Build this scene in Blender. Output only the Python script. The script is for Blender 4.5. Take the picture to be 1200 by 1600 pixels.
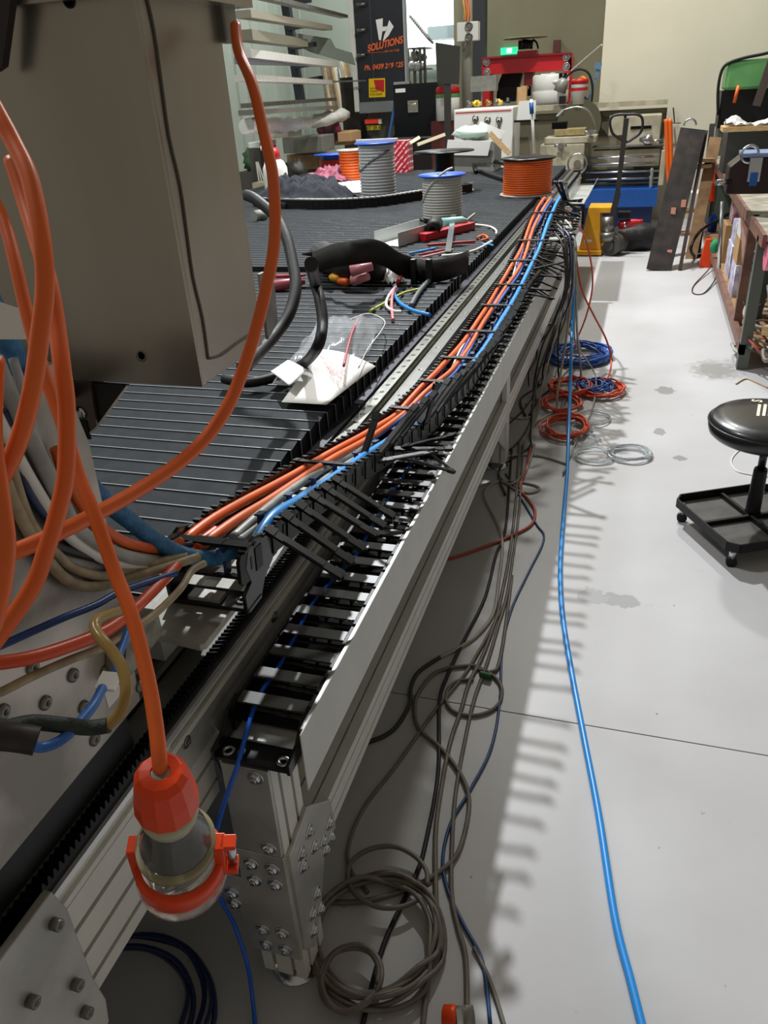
import bpy, bmesh, math, random
from mathutils import Vector as V, Matrix
random.seed(7)
PI=math.pi
for o in list(bpy.data.objects): bpy.data.objects.remove(o)
C=bpy.context.scene.collection
S=bpy.context.scene
# ---------------------------------------------------------------- camera
CAM=V((0,0,1.55)); FPX=1200.0
_y,_p,_r=math.radians(-18.807),math.radians(28.71),math.radians(-3.616)
FW=V((math.sin(_y)*math.cos(_p),math.cos(_y)*math.cos(_p),-math.sin(_p)))
_R0=V((math.cos(_y),-math.sin(_y),0)); _U0=_R0.cross(FW)
RT=_R0*math.cos(_r)+_U0*math.sin(_r); UP=-_R0*math.sin(_r)+_U0*math.cos(_r)
cd=bpy.data.cameras.new('camera'); cam=bpy.data.objects.new('camera',cd); C.objects.link(cam)
cd.sensor_fit='VERTICAL'; cd.sensor_height=36; cd.lens=27.0; cd.clip_start=.02; cd.clip_end=100
cam.matrix_world=Matrix((( RT.x,UP.x,-FW.x,CAM.x),(RT.y,UP.y,-FW.y,CAM.y),(RT.z,UP.z,-FW.z,CAM.z),(0,0,0,1)))
S.camera=cam
# points of the place read off the photograph: each helper fixes one true coordinate
def _ray(x,y): return FW*FPX+RT*(x-600)-UP*(y-800)
def az(x,y,z): d=_ray(x,y); return CAM+d*((z-CAM.z)/d.z)
def ay(x,y,Y): d=_ray(x,y); return CAM+d*(Y/d.y)
def ax(x,y,X): d=_ray(x,y); return CAM+d*(X/d.x)
def ad(x,y,D): return CAM+_ray(x,y)*(D/FPX)
# ---------------------------------------------------------------- world, lamps, exposure
w=bpy.data.worlds.new('world'); S.world=w; w.use_nodes=True
w.node_tree.nodes['Background'].inputs[0].default_value=(1,.91,.76,1)
w.node_tree.nodes['Background'].inputs[1].default_value=.19
def lamp(loc,size,power,col=(1,1,1),rot=(0,0,0)):
    l=bpy.data.lights.new('high_bay_lamp','AREA'); l.shape='DISK'; l.size=size; l.energy=power; l.color=col
    o=bpy.data.objects.new('high_bay_lamp',l); C.objects.link(o); o.location=loc; o.rotation_euler=rot
lamp((-2.2,6.5,5.5),.16,520,(.96,.98,1),(math.radians(-38),0,0))
lamp((-3.7,2.2,5.5),.8,180,(.97,.98,1))
lamp((-.6,8.3,5.8),.4,270,(1,.99,.95))
lamp((-4.4,13.0,5.6),.4,170,(.97,1,.98))
S.view_settings.view_transform='Standard'; S.view_settings.look='None'; S.view_settings.gamma=1
S.view_settings.exposure=0.0; S.view_settings.use_curve_mapping=False
# ---------------------------------------------------------------- materials
def lin(h):
    c=[int(h[i:i+2],16)/255 for i in(0,2,4)]
    return tuple((x/12.92 if x<.04045 else ((x+.055)/1.055)**2.4) for x in c)+(1,)
MT={}
def M(name,h,rough=.5,metal=0.,var=.0,scale=6.,bump=0.,bscale=60.,emit=0.,alpha=1.,trans=0.,h2=None,stretch=None,spec=None,coat=0.):
    if name in MT: return MT[name]
    m=bpy.data.materials.new(name); m.use_nodes=True; nt=m.node_tree; b=nt.nodes['Principled BSDF']; L=nt.links
    b.inputs['Base Color'].default_value=lin(h); b.inputs['Roughness'].default_value=rough; b.inputs['Metallic'].default_value=metal
    if spec is not None: b.inputs['Specular IOR Level'].default_value=spec
    if coat: b.inputs['Coat Weight'].default_value=coat
    if trans: b.inputs['Transmission Weight'].default_value=trans; b.inputs['IOR'].default_value=1.3
    if alpha<1: b.inputs['Alpha'].default_value=alpha
    if emit: b.inputs['Emission Color'].default_value=lin(h); b.inputs['Emission Strength'].default_value=emit
    if var or bump:
        tc=nt.nodes.new('ShaderNodeTexCoord'); mp=nt.nodes.new('ShaderNodeMapping'); L.new(tc.outputs['Object'],mp.inputs[0])
        if stretch: mp.inputs['Scale'].default_value=stretch
    if var:
        n=nt.nodes.new('ShaderNodeTexNoise'); n.inputs['Scale'].default_value=scale; n.inputs['Detail'].default_value=5; L.new(mp.outputs[0],n.inputs[0])
        mx=nt.nodes.new('ShaderNodeMix'); mx.data_type='RGBA'
        c=lin(h); d=lin(h2) if h2 else tuple(x*(1-var) for x in c[:3])+(1,)
        mx.inputs[6].default_value=c; mx.inputs[7].default_value=d
        r=nt.nodes.new('ShaderNodeMapRange'); r.inputs[1].default_value=.38; r.inputs[2].default_value=.62; L.new(n.outputs[0],r.inputs[0])
        L.new(r.outputs[0],mx.inputs[0]); L.new(mx.outputs[2],b.inputs['Base Color'])
        rr=nt.nodes.new('ShaderNodeMapRange'); rr.inputs[3].default_value=max(0,rough-.08); rr.inputs[4].default_value=min(1,rough+.1); L.new(n.outputs[0],rr.inputs[0]); L.new(rr.outputs[0],b.inputs['Roughness'])
    if bump:
        n2=nt.nodes.new('ShaderNodeTexNoise'); n2.inputs['Scale'].default_value=bscale; n2.inputs['Detail'].default_value=4; L.new(mp.outputs[0],n2.inputs[0])
        bp=nt.nodes.new('ShaderNodeBump'); bp.inputs['Strength'].default_value=bump; bp.inputs['Distance'].default_value=.004; L.new(n2.outputs[0],bp.inputs['Height']); L.new(bp.outputs[0],b.inputs['Normal'])
    MT[name]=m; return m
ALU=M('aluminium_extrusion','dcdad2',.42,.2,.08,9)
ALUD=M('aluminium_slot_dark','6b6963',.5,.5)
ALUP=M('aluminium_plate','cbc9c4',.36,.5,.35,5,.25,25)
ALUB=M('brushed_aluminium','bab2a6',.27,.88,.2,3,.06,30,stretch=(1,1,.2))
STEEL=M('zinc_steel','c9ccd0',.22,1)
STEELD=M('worn_steel','8e8c86',.38,.9,.3,14)
RAILM=M('ground_rail_steel','767770',.36,.7,.2,20)
SHEET=M('galvanised_sheet','c6c8c4',.36,.5,.35,6)
GREYP=M('guard_grey_sheet','cdcdc7',.5,.1,.06,8)
BLK=M('black_nylon','0f1011',.42,0,.2,40,spec=.3)
BLKG=M('black_gloss_plastic','101113',.28)
FIN=M('bellows_black','1d2124',.42,0,.2,30)
FINE=M('bellows_edge_pale','a3a6a8',.4,.5)
RACK=M('black_oxide_rack','0e0e0f',.35,.6)
RUB=M('black_rubber','161617',.55,0,.2,60,spec=.3)
ORG=M('orange_cable','e4641e',.38,0,.08,12)
ORGR=M('red_orange_cable','d24a22',.36)
ORGS=M('orange_rigid_plastic','e4420a',.34,spec=.35)
BLUH=M('braided_blue_hose','3a7fb4',.45,0,.35,90,.5,300)
BLUC=M('cyan_blue_hose','1f8ee0',.35)
BLUM=M('mid_blue_cable','2458a8',.4)
NAVY=M('navy_cable','14244f',.42)
PURP=M('violet_cable','5a52a8',.42)
CLR=M('clear_hose','e6ebee',.15,0,trans=.75)
SILV=M('silver_grey_cable','a5a6a0',.35,0,.3,20)
CREAM=M('dirty_cream_cable','a8987a',.5,0,.35,40)
GOLD=M('amber_tube','b59a5c',.25,0,trans=.3)
GRNB=M('green_black_sleeve','26342f',.6,0,.5,50,.6,150)
GREYC=M('grey_brown_cable','6e675c',.5,0,.2,20)
GREYL=M('light_grey_cable','a19c90',.5)
DARKC=M('charcoal_cable','26241f',.5)
WHITE=M('white_paper','ecebe6',.6)
WHITEP=M('white_plastic','dcdcd6',.4)
CLEARP=M('clear_polycarbonate','eceee6',.08,0,trans=.9)
RED=M('red_paint','b8141c',.4,0,.1,10)
BLUE=M('blue_paint','17509c',.45,0,.15,6)
BLUF=M('blue_reel_plastic','1f56c4',.4)
YEL=M('yellow_paint','e0a01c',.42,0,.15,10)
CREAMP=M('machine_cream_paint','b3ad98',.45,0,.2,7,h2='9c957e')
WOOD=M('bare_timber','c9a878',.6,0,.3,20,stretch=(1,1,8))
PLYW=M('worn_plywood','9c7a55',.65,0,.35,12)
CARD=M('cardboard','a98558',.7,0,.15,12)
GREYB=M('grey_carton','8b8a84',.7,0,.1,12)
DKRED=M('red_oxide_steel','7c5848',.55,.1,.35,10)
GREEN=M('green_paint','5f9a5c',.45,0,.15,8)
MAROON=M('vise_dark_maroon','2c1a1a',.4,.2,.3,20)
CLOTH=M('charcoal_cloth','20232c',.9,0,.2,30)
LEATH=M('black_leather','191816',.7,0,.25,30,.4,90)
# ---------------------------------------------------------------- mesh builder
class MB:
    def __init__(s): s.v=[]; s.f=[]; s.mi=[]; s.sm=[]; s.m=0; s.smooth=False
    def quad(s,fs,base,n):
        for f in fs: s.f.append([base+i for i in f]); s.mi.append(s.m); s.sm.append(s.smooth)
    def add(s,vs,fs):
        b=len(s.v); s.v+=[V(v) for v in vs]; s.quad(fs,b,0); return s
    def box(s,lo,hi,R=None,c=None):
        (a,b,c0),(d,e,f)=lo,hi
        vs=[V(p) for p in((a,b,c0),(d,b,c0),(d,e,c0),(a,e,c0),(a,b,f),(d,b,f),(d,e,f),(a,e,f))]
        if R is not None: vs=[R@v+(V(c) if c is not None else V((0,0,0))) for v in vs]
        return s.add(vs,[(0,3,2,1),(4,5,6,7),(0,1,5,4),(1,2,6,5),(2,3,7,6),(3,0,4,7)])
    def bar(s,p,q,w,h,up=V((0,0,1))):     # rectangular bar p->q
        p,q=V(p),V(q); d=(q-p).normalized(); sd=d.cross(V(up))
        if sd.length<1e-4: sd=d.cross(V((1,0,0)))
        sd.normalize(); u=sd.cross(d)
        vs=[]
        for c in(p,q):
            for a,b in((-1,-1),(1,-1),(1,1),(-1,1)): vs.append(c+sd*a*w/2+u*b*h/2)
        return s.add(vs,[(0,3,2,1),(4,5,6,7),(0,1,5,4),(1,2,6,5),(2,3,7,6),(3,0,4,7)])
    def prism(s,poly,o,u,v,ext):          # 2D polygon extruded along ext
        o,u,v,ext=V(o),V(u),V(v),V(ext); n=len(poly)
        vs=[o+u*a+v*b for a,b in poly]; vs+=[p+ext for p in vs]
        if u.cross(v).dot(ext)<0: top=list(range(n)); bot=list(range(2*n-1,n-1,-1)); sides=[(i,i+n,(i+1)%n+n,(i+1)%n) for i in range(n)]
        else: top=list(range(n-1,-1,-1)); bot=list(range(n,2*n)); sides=[(i,(i+1)%n,(i+1)%n+n,i+n) for i in range(n)]
        return s.add(vs,[top,bot]+sides)
    def lathe(s,prof,o,axis=V((0,0,1)),n=24,caps=True,ang=2*PI):
        o,axis=V(o),V(axis).normalized(); u=axis.orthogonal().normalized(); w_=axis.cross(u); b=len(s.v)
        for r,h in prof:
            for i in range(n):
                a=2*PI*i/n; s.v.append(o+axis*h+(u*math.cos(a)+w_*math.sin(a))*r)
        fs=[]
        for j in range(len(prof)-1):
            for i in range(n): k=(i+1)%n; fs.append((j*n+i,j*n+k,(j+1)*n+k,(j+1)*n+i))
        old=s.smooth; s.smooth=n>8; s.quad(fs,b,0); s.smooth=False
        if caps: s.quad([list(range(n-1,-1,-1)),[(len(prof)-1)*n+i for i in range(n)]],b,0)
        s.smooth=old; return s
    def cyl(s,p,q,r,n=16,r2=None):
        p,q=V(p),V(q); return s.lathe([(r,0),(r if r2 is None else r2,(q-p).length)],p,q-p,n)
    def tube(s,pts,r,n=8,sub=6,closed=False,rr=None):
        P=spline(pts,sub,closed); m=len(P); b=len(s.v); t=(P[1]-P[0]).normalized(); u=t.orthogonal().normalized()
        for i,p in enumerate(P):
            a=P[(i-1)%m] if (closed or i>0) else p; c=P[(i+1)%m] if (closed or i<m-1) else p
            t=(c-a).normalized() if (c-a).length>1e-9 else t
            u=(u-t*u.dot(t)); u=u.normalized() if u.length>1e-6 else t.orthogonal().normalized(); w_=t.cross(u)
            R=r if rr is None else r*rr(i/(m-1))
            for k in range(n): an=2*PI*k/n; s.v.append(p+(u*math.cos(an)+w_*math.sin(an))*R)
        fs=[]
        for j in range(m if closed else m-1):
            jj=(j+1)%m
            for k in range(n): kk=(k+1)%n; fs.append((j*n+k,j*n+kk,jj*n+kk,jj*n+k))
        s.smooth=True; s.quad(fs,b,0); s.smooth=False
        if not closed: s.quad([list(range(n-1,-1,-1)),[(m-1)*n+k for k in range(n)]],b,0)
        return s
    def ell(s,c,rx,ry,rz,n=16,m=10):
        vs=[];fs=[]
        for j in range(m+1):
            th=PI*j/m
            for i in range(n):
                a=2*PI*i/n; vs.append(V(c)+V((rx*math.sin(th)*math.cos(a),ry*math.sin(th)*math.sin(a),rz*math.cos(th))))
        for j in range(m):
            for i in range(n): k=(i+1)%n; fs.append((j*n+i,(j+1)*n+i,(j+1)*n+k,j*n+k))
        s.smooth=True; s.add(vs,fs); s.smooth=False; return s
def spline(pts,sub,closed=False):
    pts=[V(p) for p in pts]
    if sub<=1 or len(pts)<3: 
        return pts
    out=[];n=len(pts)
    for i in range(n if closed else n-1):
        if closed: a,b,c,d=pts[(i-1)%n],pts[i],pts[(i+1)%n],pts[(i+2)%n]
        else: a,b,c,d=pts[max(i-1,0)],pts[i],pts[i+1],pts[min(i+2,n-1)]
        for k in range(sub):
            t=k/sub; out.append(.5*((2*b)+(c-a)*t+(2*a-5*b+4*c-d)*t*t+(3*b-a-3*c+d)*t**3))
    if not closed: out.append(pts[-1])
    return out
W={}
def meshof(name,mb,mats):
    mats=mats if isinstance(mats,(list,tuple)) else [mats]
    lo=V((min(v.x for v in mb.v),min(v.y for v in mb.v),min(v.z for v in mb.v))); hi=V((max(v.x for v in mb.v),max(v.y for v in mb.v),max(v.z for v in mb.v)))
    c=(lo+hi)/2; me=bpy.data.meshes.new(name); me.from_pydata([v-c for v in mb.v],[],mb.f)
    for m in mats: me.materials.append(m)
    me.polygons.foreach_set('material_index',mb.mi); me.polygons.foreach_set('use_smooth',mb.sm); me.update()
    return me,c
def props(o,label=None,cat=None,group=None,kind=None):
    if label: o['label']=label
    if cat: o['category']=cat
    if group: o['group']=group
    if kind: o['kind']=kind
def link(name,me,wl,parent=None,**k):
    o=bpy.data.objects.new(name,me); C.objects.link(o); wl=V(wl)
    if parent: o.parent=parent; o.location=wl-W[parent.name]
    else: o.location=wl
    W[o.name]=wl; props(o,**k); return o
def O(name,mb,mats,parent=None,bevel=0,**k):
    me,c=meshof(name,mb,mats); o=link(name,me,c,parent,**k)
    if bevel: m=o.modifiers.new('b','BEVEL'); m.width=bevel; m.segments=2; m.limit_method='ANGLE'
    return o
def T(name,label,cat,loc,group=None):
    o=link(name,None,loc,label=label,cat=cat,group=group); o.empty_display_size=.05; return o
def inst(o,dv,parent=None,extra=None):
    c=o.copy(); C.objects.link(c); wl=W[o.name]+V(dv); p=parent or o.parent
    if p: c.parent=p; c.location=wl-W[p.name]
    else: c.location=wl
    W[c.name]=wl
    for k,v in (extra or {}).items(): c[k]=v
    return c
def boxp(name,lo,hi,mat,parent=None,bevel=0,**k): return O(name,MB().box(lo,hi),mat,parent,bevel,**k)
def cable(name,label,pts,r,mat,n=8,sub=6,cat='cable',group=None):
    return O(name,MB().tube(pts,r,n,sub),mat,label=label,cat=cat,group=group)
def ST(name,mb,mat,parent=None,**k): return O(name,mb,mat,parent,kind='structure',**k)
X_,Y_,Z_=V((1,0,0)),V((0,1,0)),V((0,0,1))
def slotrect(w,h,sw=(),sh=(),d=.012,g=.008):
    # rectangle 0..w x 0..h, slots cut at fractions sw (bottom & top) and sh (left & right)
    P=[(0,0)]
    for f in sw: x=w*f; P+=[(x-g/2,0),(x-g/2,d*.4),(x-g,d*.4),(x-g,d),(x+g,d),(x+g,d*.4),(x+g/2,d*.4),(x+g/2,0)]
    P.append((w,0))
    for f in sh: y=h*f; P+=[(w,y-g/2),(w-d*.4,y-g/2),(w-d*.4,y-g),(w-d,y-g),(w-d,y+g),(w-d*.4,y+g),(w-d*.4,y+g/2),(w,y+g/2)]
    P.append((w,h))
    for f in reversed(sw): x=w*f; P+=[(x+g/2,h),(x+g/2,h-d*.4),(x+g,h-d*.4),(x+g,h-d),(x-g,h-d),(x-g,h-d*.4),(x-g/2,h-d*.4),(x-g/2,h)]
    P.append((0,h))
    for f in reversed(sh): y=h*f; P+=[(0,y+g/2),(d*.4,y+g/2),(d*.4,y+g),(d,y+g),(d,y-g),(d*.4,y-g),(d*.4,y-g/2),(0,y-g/2)]
    return P
def boltmb(p,nrm,r=.008,h=.007,washer=True,hexs=True):
    mb=MB(); p,nrm=V(p),V(nrm).normalized()
    if washer: mb.lathe([(r*1.65,0),(r*1.65,.0015),(r*1.5,.0022)],p,nrm,14)
    mb.lathe([(r*1.05,.0022),(r*1.05,h*.6),(r*.85,h)],p,nrm,6 if hexs else 14)
    mb.lathe([(r*.6,h),(r*.55,h+.003),(r*.4,h+.003)],p,nrm,10)
    return mb
# ================================================================ STRUCTURE
def floor_mat():
    m=bpy.data.materials.new('painted_concrete'); m.use_nodes=True; nt=m.node_tree; L=nt.links; b=nt.nodes['Principled BSDF']
    tc0=nt.nodes.new('ShaderNodeTexCoord'); tcm=nt.nodes.new('ShaderNodeMapping'); tcm.inputs['Location'].default_value=(-1.5,7.5,-.05); L.new(tc0.outputs['Object'],tcm.inputs[0])
    class _T: outputs={'Object':tcm.outputs[0]}
    tc=_T
    n=nt.nodes.new('ShaderNodeTexNoise'); n.inputs['Scale'].default_value=1.3; n.inputs['Detail'].default_value=6; L.new(tc.outputs['Object'],n.inputs[0])
    cr=nt.nodes.new('ShaderNodeValToRGB'); cr.color_ramp.elements[0].position=.35; cr.color_ramp.elements[0].color=lin('afaeae'); cr.color_ramp.elements[1].position=.65; cr.color_ramp.elements[1].color=lin('bcbcbd'); L.new(n.outputs[0],cr.inputs[0])
    n2=nt.nodes.new('ShaderNodeTexNoise'); n2.inputs['Scale'].default_value=9; n2.inputs['Detail'].default_value=8; n2.inputs['Roughness'].default_value=.7; L.new(tc.outputs['Object'],n2.inputs[0])
    r2=nt.nodes.new('ShaderNodeValToRGB'); r2.color_ramp.elements[0].position=.67; r2.color_ramp.elements[1].position=.72; L.new(n2.outputs[0],r2.inputs[0])
    mx=nt.nodes.new('ShaderNodeMix'); mx.data_type='RGBA'; mx.inputs[7].default_value=lin('8a8a88'); L.new(r2.outputs[0],mx.inputs[0]); L.new(cr.outputs[0],mx.inputs[6]); prev=mx.outputs[2]
    sx=nt.nodes.new('ShaderNodeSeparateXYZ'); L.new(tc.outputs['Object'],sx.inputs[0])
    def stain(cx,cy,rx,ry,colr,prev,th=.12):
        mp=nt.nodes.new('ShaderNodeMapping'); L.new(tc.outputs['Object'],mp.inputs[0]); mp.inputs['Location'].default_value=(-cx/rx,-cy/ry,0); mp.inputs['Scale'].default_value=(1/rx,1/ry,0)
        le=nt.nodes.new('ShaderNodeVectorMath'); le.operation='LENGTH'; L.new(mp.outputs[0],le.inputs[0])
        nn=nt.nodes.new('ShaderNodeTexNoise'); nn.inputs['Scale'].default_value=28; nn.inputs['Detail'].default_value=8; L.new(tc.outputs['Object'],nn.inputs[0])
        mm=nt.nodes.new('ShaderNodeMath'); mm.operation='MULTIPLY_ADD'; mm.inputs[1].default_value=1.6; mm.inputs[2].default_value=-.8; L.new(nn.outputs[0],mm.inputs[0])
        a=nt.nodes.new('ShaderNodeMath'); a.operation='ADD'; L.new(le.outputs['Value'],a.inputs[0]); L.new(mm.outputs[0],a.inputs[1])
        mr=nt.nodes.new('ShaderNodeMapRange'); mr.inputs[1].default_value=1; mr.inputs[2].default_value=1-th; L.new(a.outputs[0],mr.inputs[0])
        x=nt.nodes.new('ShaderNodeMix'); x.data_type='RGBA'; x.inputs[7].default_value=lin(colr); L.new(mr.outputs[0],x.inputs[0]); L.new(prev,x.inputs[6]); return x.outputs[2]
    p=az(965,937,0); prev=stain(p.x,p.y,.085,.04,'98989a',prev); p=az(925,932,0); prev=stain(p.x,p.y,.05,.05,'a0a0a2',prev)
    p=az(1118,578,0); prev=stain(p.x,p.y,.16,.2,'8e8e8a',prev,.5); p=az(1040,610,0); prev=stain(p.x,p.y,.05,.07,'8a8a8a',prev)
    p=az(1062,716,0); prev=stain(p.x,p.y,.03,.03,'8a8a8a',prev); p=az(1030,675,0); prev=stain(p.x,p.y,.03,.05,'8e8e8e',prev)
    n3=nt.nodes.new('ShaderNodeTexNoise'); n3.inputs['Scale'].default_value=38; n3.inputs['Detail'].default_value=3; L.new(tc.outputs['Object'],n3.inputs[0])
    r3=nt.nodes.new('ShaderNodeMapRange'); r3.inputs[1].default_value=.73; r3.inputs[2].default_value=.77; L.new(n3.outputs[0],r3.inputs[0])
    x3=nt.nodes.new('ShaderNodeMix'); x3.data_type='RGBA'; x3.inputs[7].default_value=lin('77736c'); L.new(r3.outputs[0],x3.inputs[0]); L.new(prev,x3.inputs[6]); prev=x3.outputs[2]
    L.new(prev,b.inputs['Base Color']); b.inputs['Roughness'].default_value=.42; b.inputs['Specular IOR Level'].default_value=.35
    bp=nt.nodes.new('ShaderNodeBump'); bp.inputs['Strength'].default_value=.15; bp.inputs['Distance'].default_value=.003; L.new(n2.outputs[0],bp.inputs['Height']); L.new(bp.outputs[0],b.inputs['Normal'])
    return m
FL=floor_mat()
mb=MB(); x0,x1,ya,yb,yj=-8,5,-3,18,1.63
for a,b in((ya,yj-.002),(yj+.002,yb)): mb.box((x0,a,-.1),(x1,b,0))
mb.m=1; mb.box((x0,yj-.002,-.1),(x1,yj+.002,-.004))
ST('floor',mb,[FL,M('joint_dark','55524c',.8)])
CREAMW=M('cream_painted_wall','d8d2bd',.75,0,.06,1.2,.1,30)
OLIVEW=M('olive_wall','88836a',.8,0,.06,1.2)  # the wall's own even olive
wc=ay(940,100,10.4).x
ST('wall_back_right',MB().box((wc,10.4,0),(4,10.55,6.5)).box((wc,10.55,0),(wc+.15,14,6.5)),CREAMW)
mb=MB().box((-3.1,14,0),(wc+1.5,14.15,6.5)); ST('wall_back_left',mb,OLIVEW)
CLAD=M('pale_green_cladding','a4ada2',.6,0,.06,2)
# ribbed wall on the left
mb=MB(); 
pl=[]
for i in range(46):
    y=-1+i*.36; pl+=[(y,0),(y+.26,0),(y+.285,.03),(y+.335,.03)]
pl+=[(15.6,0),(15.6,-.1),(-1,-.1)]
mb.prism(pl,(-6.3,0,0),Y_,X_,(0,0,6.5)); ST('wall_left',mb,CLAD)
mb=MB().box((-6.3,15.5,0),(-3.1,15.6,6.5)); ST('wall_back_far',mb,CLAD)
# bright daylight doorway beyond
p0=ay(628,-20,15.4); p1=ay(708,62,15.4)
win=T('window_1','x','x',((p0.x+p1.x)/2,15.4,p1.z)); 
for k in('label','category'): del win[k]
win['kind']='structure'
boxp('pane',(p0.x,15.38,p1.z-.35),(p1.x+.3,15.42,p0.z+.3),M('daylight_sheet','f4fbff',.5,emit=3.2),win)
for xx in(p0.x-.03,p1.x+.3): boxp('window_frame',(xx,15.34,p1.z-.4),(xx+.05,15.42,p0.z+.35),ALU,win)
mb=MB().box((p0.x-.03,15.34,p1.z-.4),(p1.x+.35,15.42,p1.z-.35)); O('window_frame',mb,ALU,win)
mb=MB()
c=ay(750,50,13.2); mb.box((c.x-.09,13.1,0),(c.x+.09,13.3,6.5)); ST('trim_1',mb,M('dark_steel_column','3a3d40',.6),label='dark steel column at the olive wall')
# ================================================================ CUTTING TABLE
YN,YF=-.6,8.4
tb=T('machine_table','long aluminium profile machine table carrying rail, rack and cable tray','machine table',(-.6,3.2,0))
# main side beam 45 x 200, four slots
P=slotrect(.09,.205,(.5,),(.14,.38,.62,.86),.014,.009)
O('main_beam',MB().prism(P,(-.69,YN,.508),X_,Z_,(0,YF-YN,0)),ALU,tb)
# deck under the covers
boxp('deck',(-3.5,YN,.60),(-.77,YF,.71),ALUD,tb)
boxp('edge_rail',(-3.58,.2,.60),(-3.5,YF+.3,.79),ALU,tb)
# strip + rail
boxp('cover_strip',(-.742,YN,.70),(-.709,YF,.772),M('dark_indigo_strip','33343f',.4,.3),tb)
boxp('rail_base',(-.709,YN,.712),(-.625,YF,.728),ALUD,tb)
mb=MB(); prof=[(0,0),(.034,0),(.034,.014),(.028,.019),(.028,.026),(.034,.03),(.034,.036),(0,.036),(0,.03),(.006,.026),(.006,.019),(0,.014)]
mb.prism(prof,(-.705,YN,.728),X_,Z_,(0,YF-YN,0)); rail=O('linear_rail',mb,RAILM,tb)
me=None
y=.75
h0=None
while y<7.4:
    if h0 is None: h0=O('bolt_hole',MB().lathe([(.0075,0),(.0075,.0008)],(-.688,y,.7641),Z_,10),RACK,rail)
    else: inst(h0,(0,y-h0['y0'],0))
    if 'y0' not in h0: h0['y0']=y
    y+=.06
boxp('flat_bar',(-.662,YN,.728),(-.622,YF,.744),M('flat_bar_steel','6c6d68',.4,.5,.2,15),tb)
h1=O('flush_screw',MB().lathe([(.0075,0),(.0075,.001),(.004,.001),(.004,-.001)],(-.641,.9,.744),Z_,14),STEEL,tb)
for k in range(1,30): inst(h1,(0,.24*k,0))
# rack with upward teeth
mb=MB().box((-.621,YN,.714),(-.603,YF,.738)); y=YN
pitch=.0105
while y<YF-.02:
    vs=[]
    sk=.006
    for xx,dy in((-.621,0),(-.603,sk)): vs+=[(xx,y+dy,.738),(xx,y+dy+pitch*.28,.748),(xx,y+dy+pitch*.5,.748),(xx,y+dy+pitch*.8,.738)]
    mb.add(vs,[(0,1,2,3),(7,6,5,4),(0,4,5,1),(1,5,6,2),(2,6,7,3)]); y+=pitch
O('gear_rack',mb,RACK,tb,kind='stuff')
boxp('rack_ledge',(-.603,YN,.714),(-.597,YF,.724),M('bright_ledge','e6e8ea',.25,.6),tb)
# upper recessed lip on side face
boxp('side_lip',(-.60,YN,.690),(-.594,YF,.7),ALU,tb)
# ---- legs
def leg(y,first=False):
    L_=O('leg',MB().prism(slotrect(.09,.09,(.28,.72),(.28,.72),.012,.009),(-.572,y,.035),X_,Y_,(0,0,.58)),ALU,tb)
    mb=MB().lathe([(.05,0),(.05,.004),(.03,.012),(.012,.016),(.012,.036)],(-.527,y+.045,0),Z_,20); O('foot',mb,STEEL,L_)
    return L_
for y in(.77,3.165,5.56): leg(y)
# side beam between the legs
P=slotrect(.09,.09,(.28,.72),(.28,.72),.010,.0045)
for a,b in((.86,3.165),(3.255,5.56)): O('side_beam',MB().prism(P,(-.572,a,.24),X_,Z_,(0,b-a,0)),ALU,tb)
for a,b in((3.255,5.56),): O('upper_side_beam',MB().prism(P,(-.572,a,.50),X_,Z_,(0,b-a,0)),ALU,tb)
mb=MB().prism(P,(-.572,3.3,.50),X_,Z_,(0,.05,0))
# diagonal brace plate at leg 2
mb=MB().prism([(0,.24),(0,.1),(-.22,.24)],(-.49,3.165,0),Y_,Z_,(.01,0,0)); O('gusset_plate',mb,ALUP,tb)
# front leg plates
yp=.762
fp=O('leg_cover_plate',MB().prism([(-.572,.405),(-.484,.405),(-.482,.613),(-.566,.613)],(0,yp,0),X_,Z_,(0,.008,0)),ALUP,tb,.0015)
for x_,z_ in((-.506,.595),(-.506,.425)): O('bolt',boltmb((x_,yp,z_),(0,-1,0),.009),STEEL,fp)
fp=O('gusset_plate',MB().prism([(-.625,.23),(-.595,.23),(-.585,.108),(-.482,.108),(-.482,.403),(-.575,.403),(-.575,.32),(-.625,.32)],(0,yp,0),X_,Z_,(0,.008,0)),ALUP,tb,.0015)
for x_,z_ in((-.548,.37),(-.507,.37),(-.548,.325),(-.507,.328),(-.602,.27),(-.602,.24),(-.552,.18),(-.512,.185),(-.552,.133),(-.512,.133)): O('bolt',boltmb((x_,yp,z_),(0,-1,0),.009),STEEL,fp)
fp=O('gusset_plate',MB().prism([(.772,.40),(.86,.425),(.955,.335),(.965,.245),(.90,.24),(.865,.16),(.81,.085),(.772,.13)],(-.482,0,0),Y_,Z_,(.008,0,0)),ALUP,tb,.0015)
for y_,z_ in((.85,.37),(.935,.29),(.81,.36),(.86,.315),(.90,.28),(.935,.25),(.81,.325),(.905,.25),(.845,.2),(.815,.18),(.85,.145),(.81,.135)): O('bolt',boltmb((-.474,y_,z_),(1,0,0),.0085),STEEL,fp)
# inner bracket plate left of leg
O('inner_plate',MB().prism([(-.66,.33),(-.59,.29),(-.575,.50),(-.60,.60),(-.66,.56)],(0,.79,0),X_,Z_,(0,.006,0)),M('blue_grey_plate','7d828c',.4,.6,.2,8),tb)
# foreground joining plate with cap screws
jp=O('joining_plate',MB().prism([(.0,.745),(.425,.745),(.435,.70),(.432,.56),(.438,.50),(.43,.46),(.0,.46)],(-.60,0,0),Y_,Z_,(.013,0,0)),ALUP,tb,.002)
for q in((82,1443),(115,1537),(45,1563),(130,1580)):
    p=ax(*q,-.587); mb=MB().lathe([(.0075,0),(.0075,.011),(.0065,.012),(.004,.012),(.004,.006)],(-.587,p.y,p.z),X_,16); O('cap_screw',mb,STEELD,jp)
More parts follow.
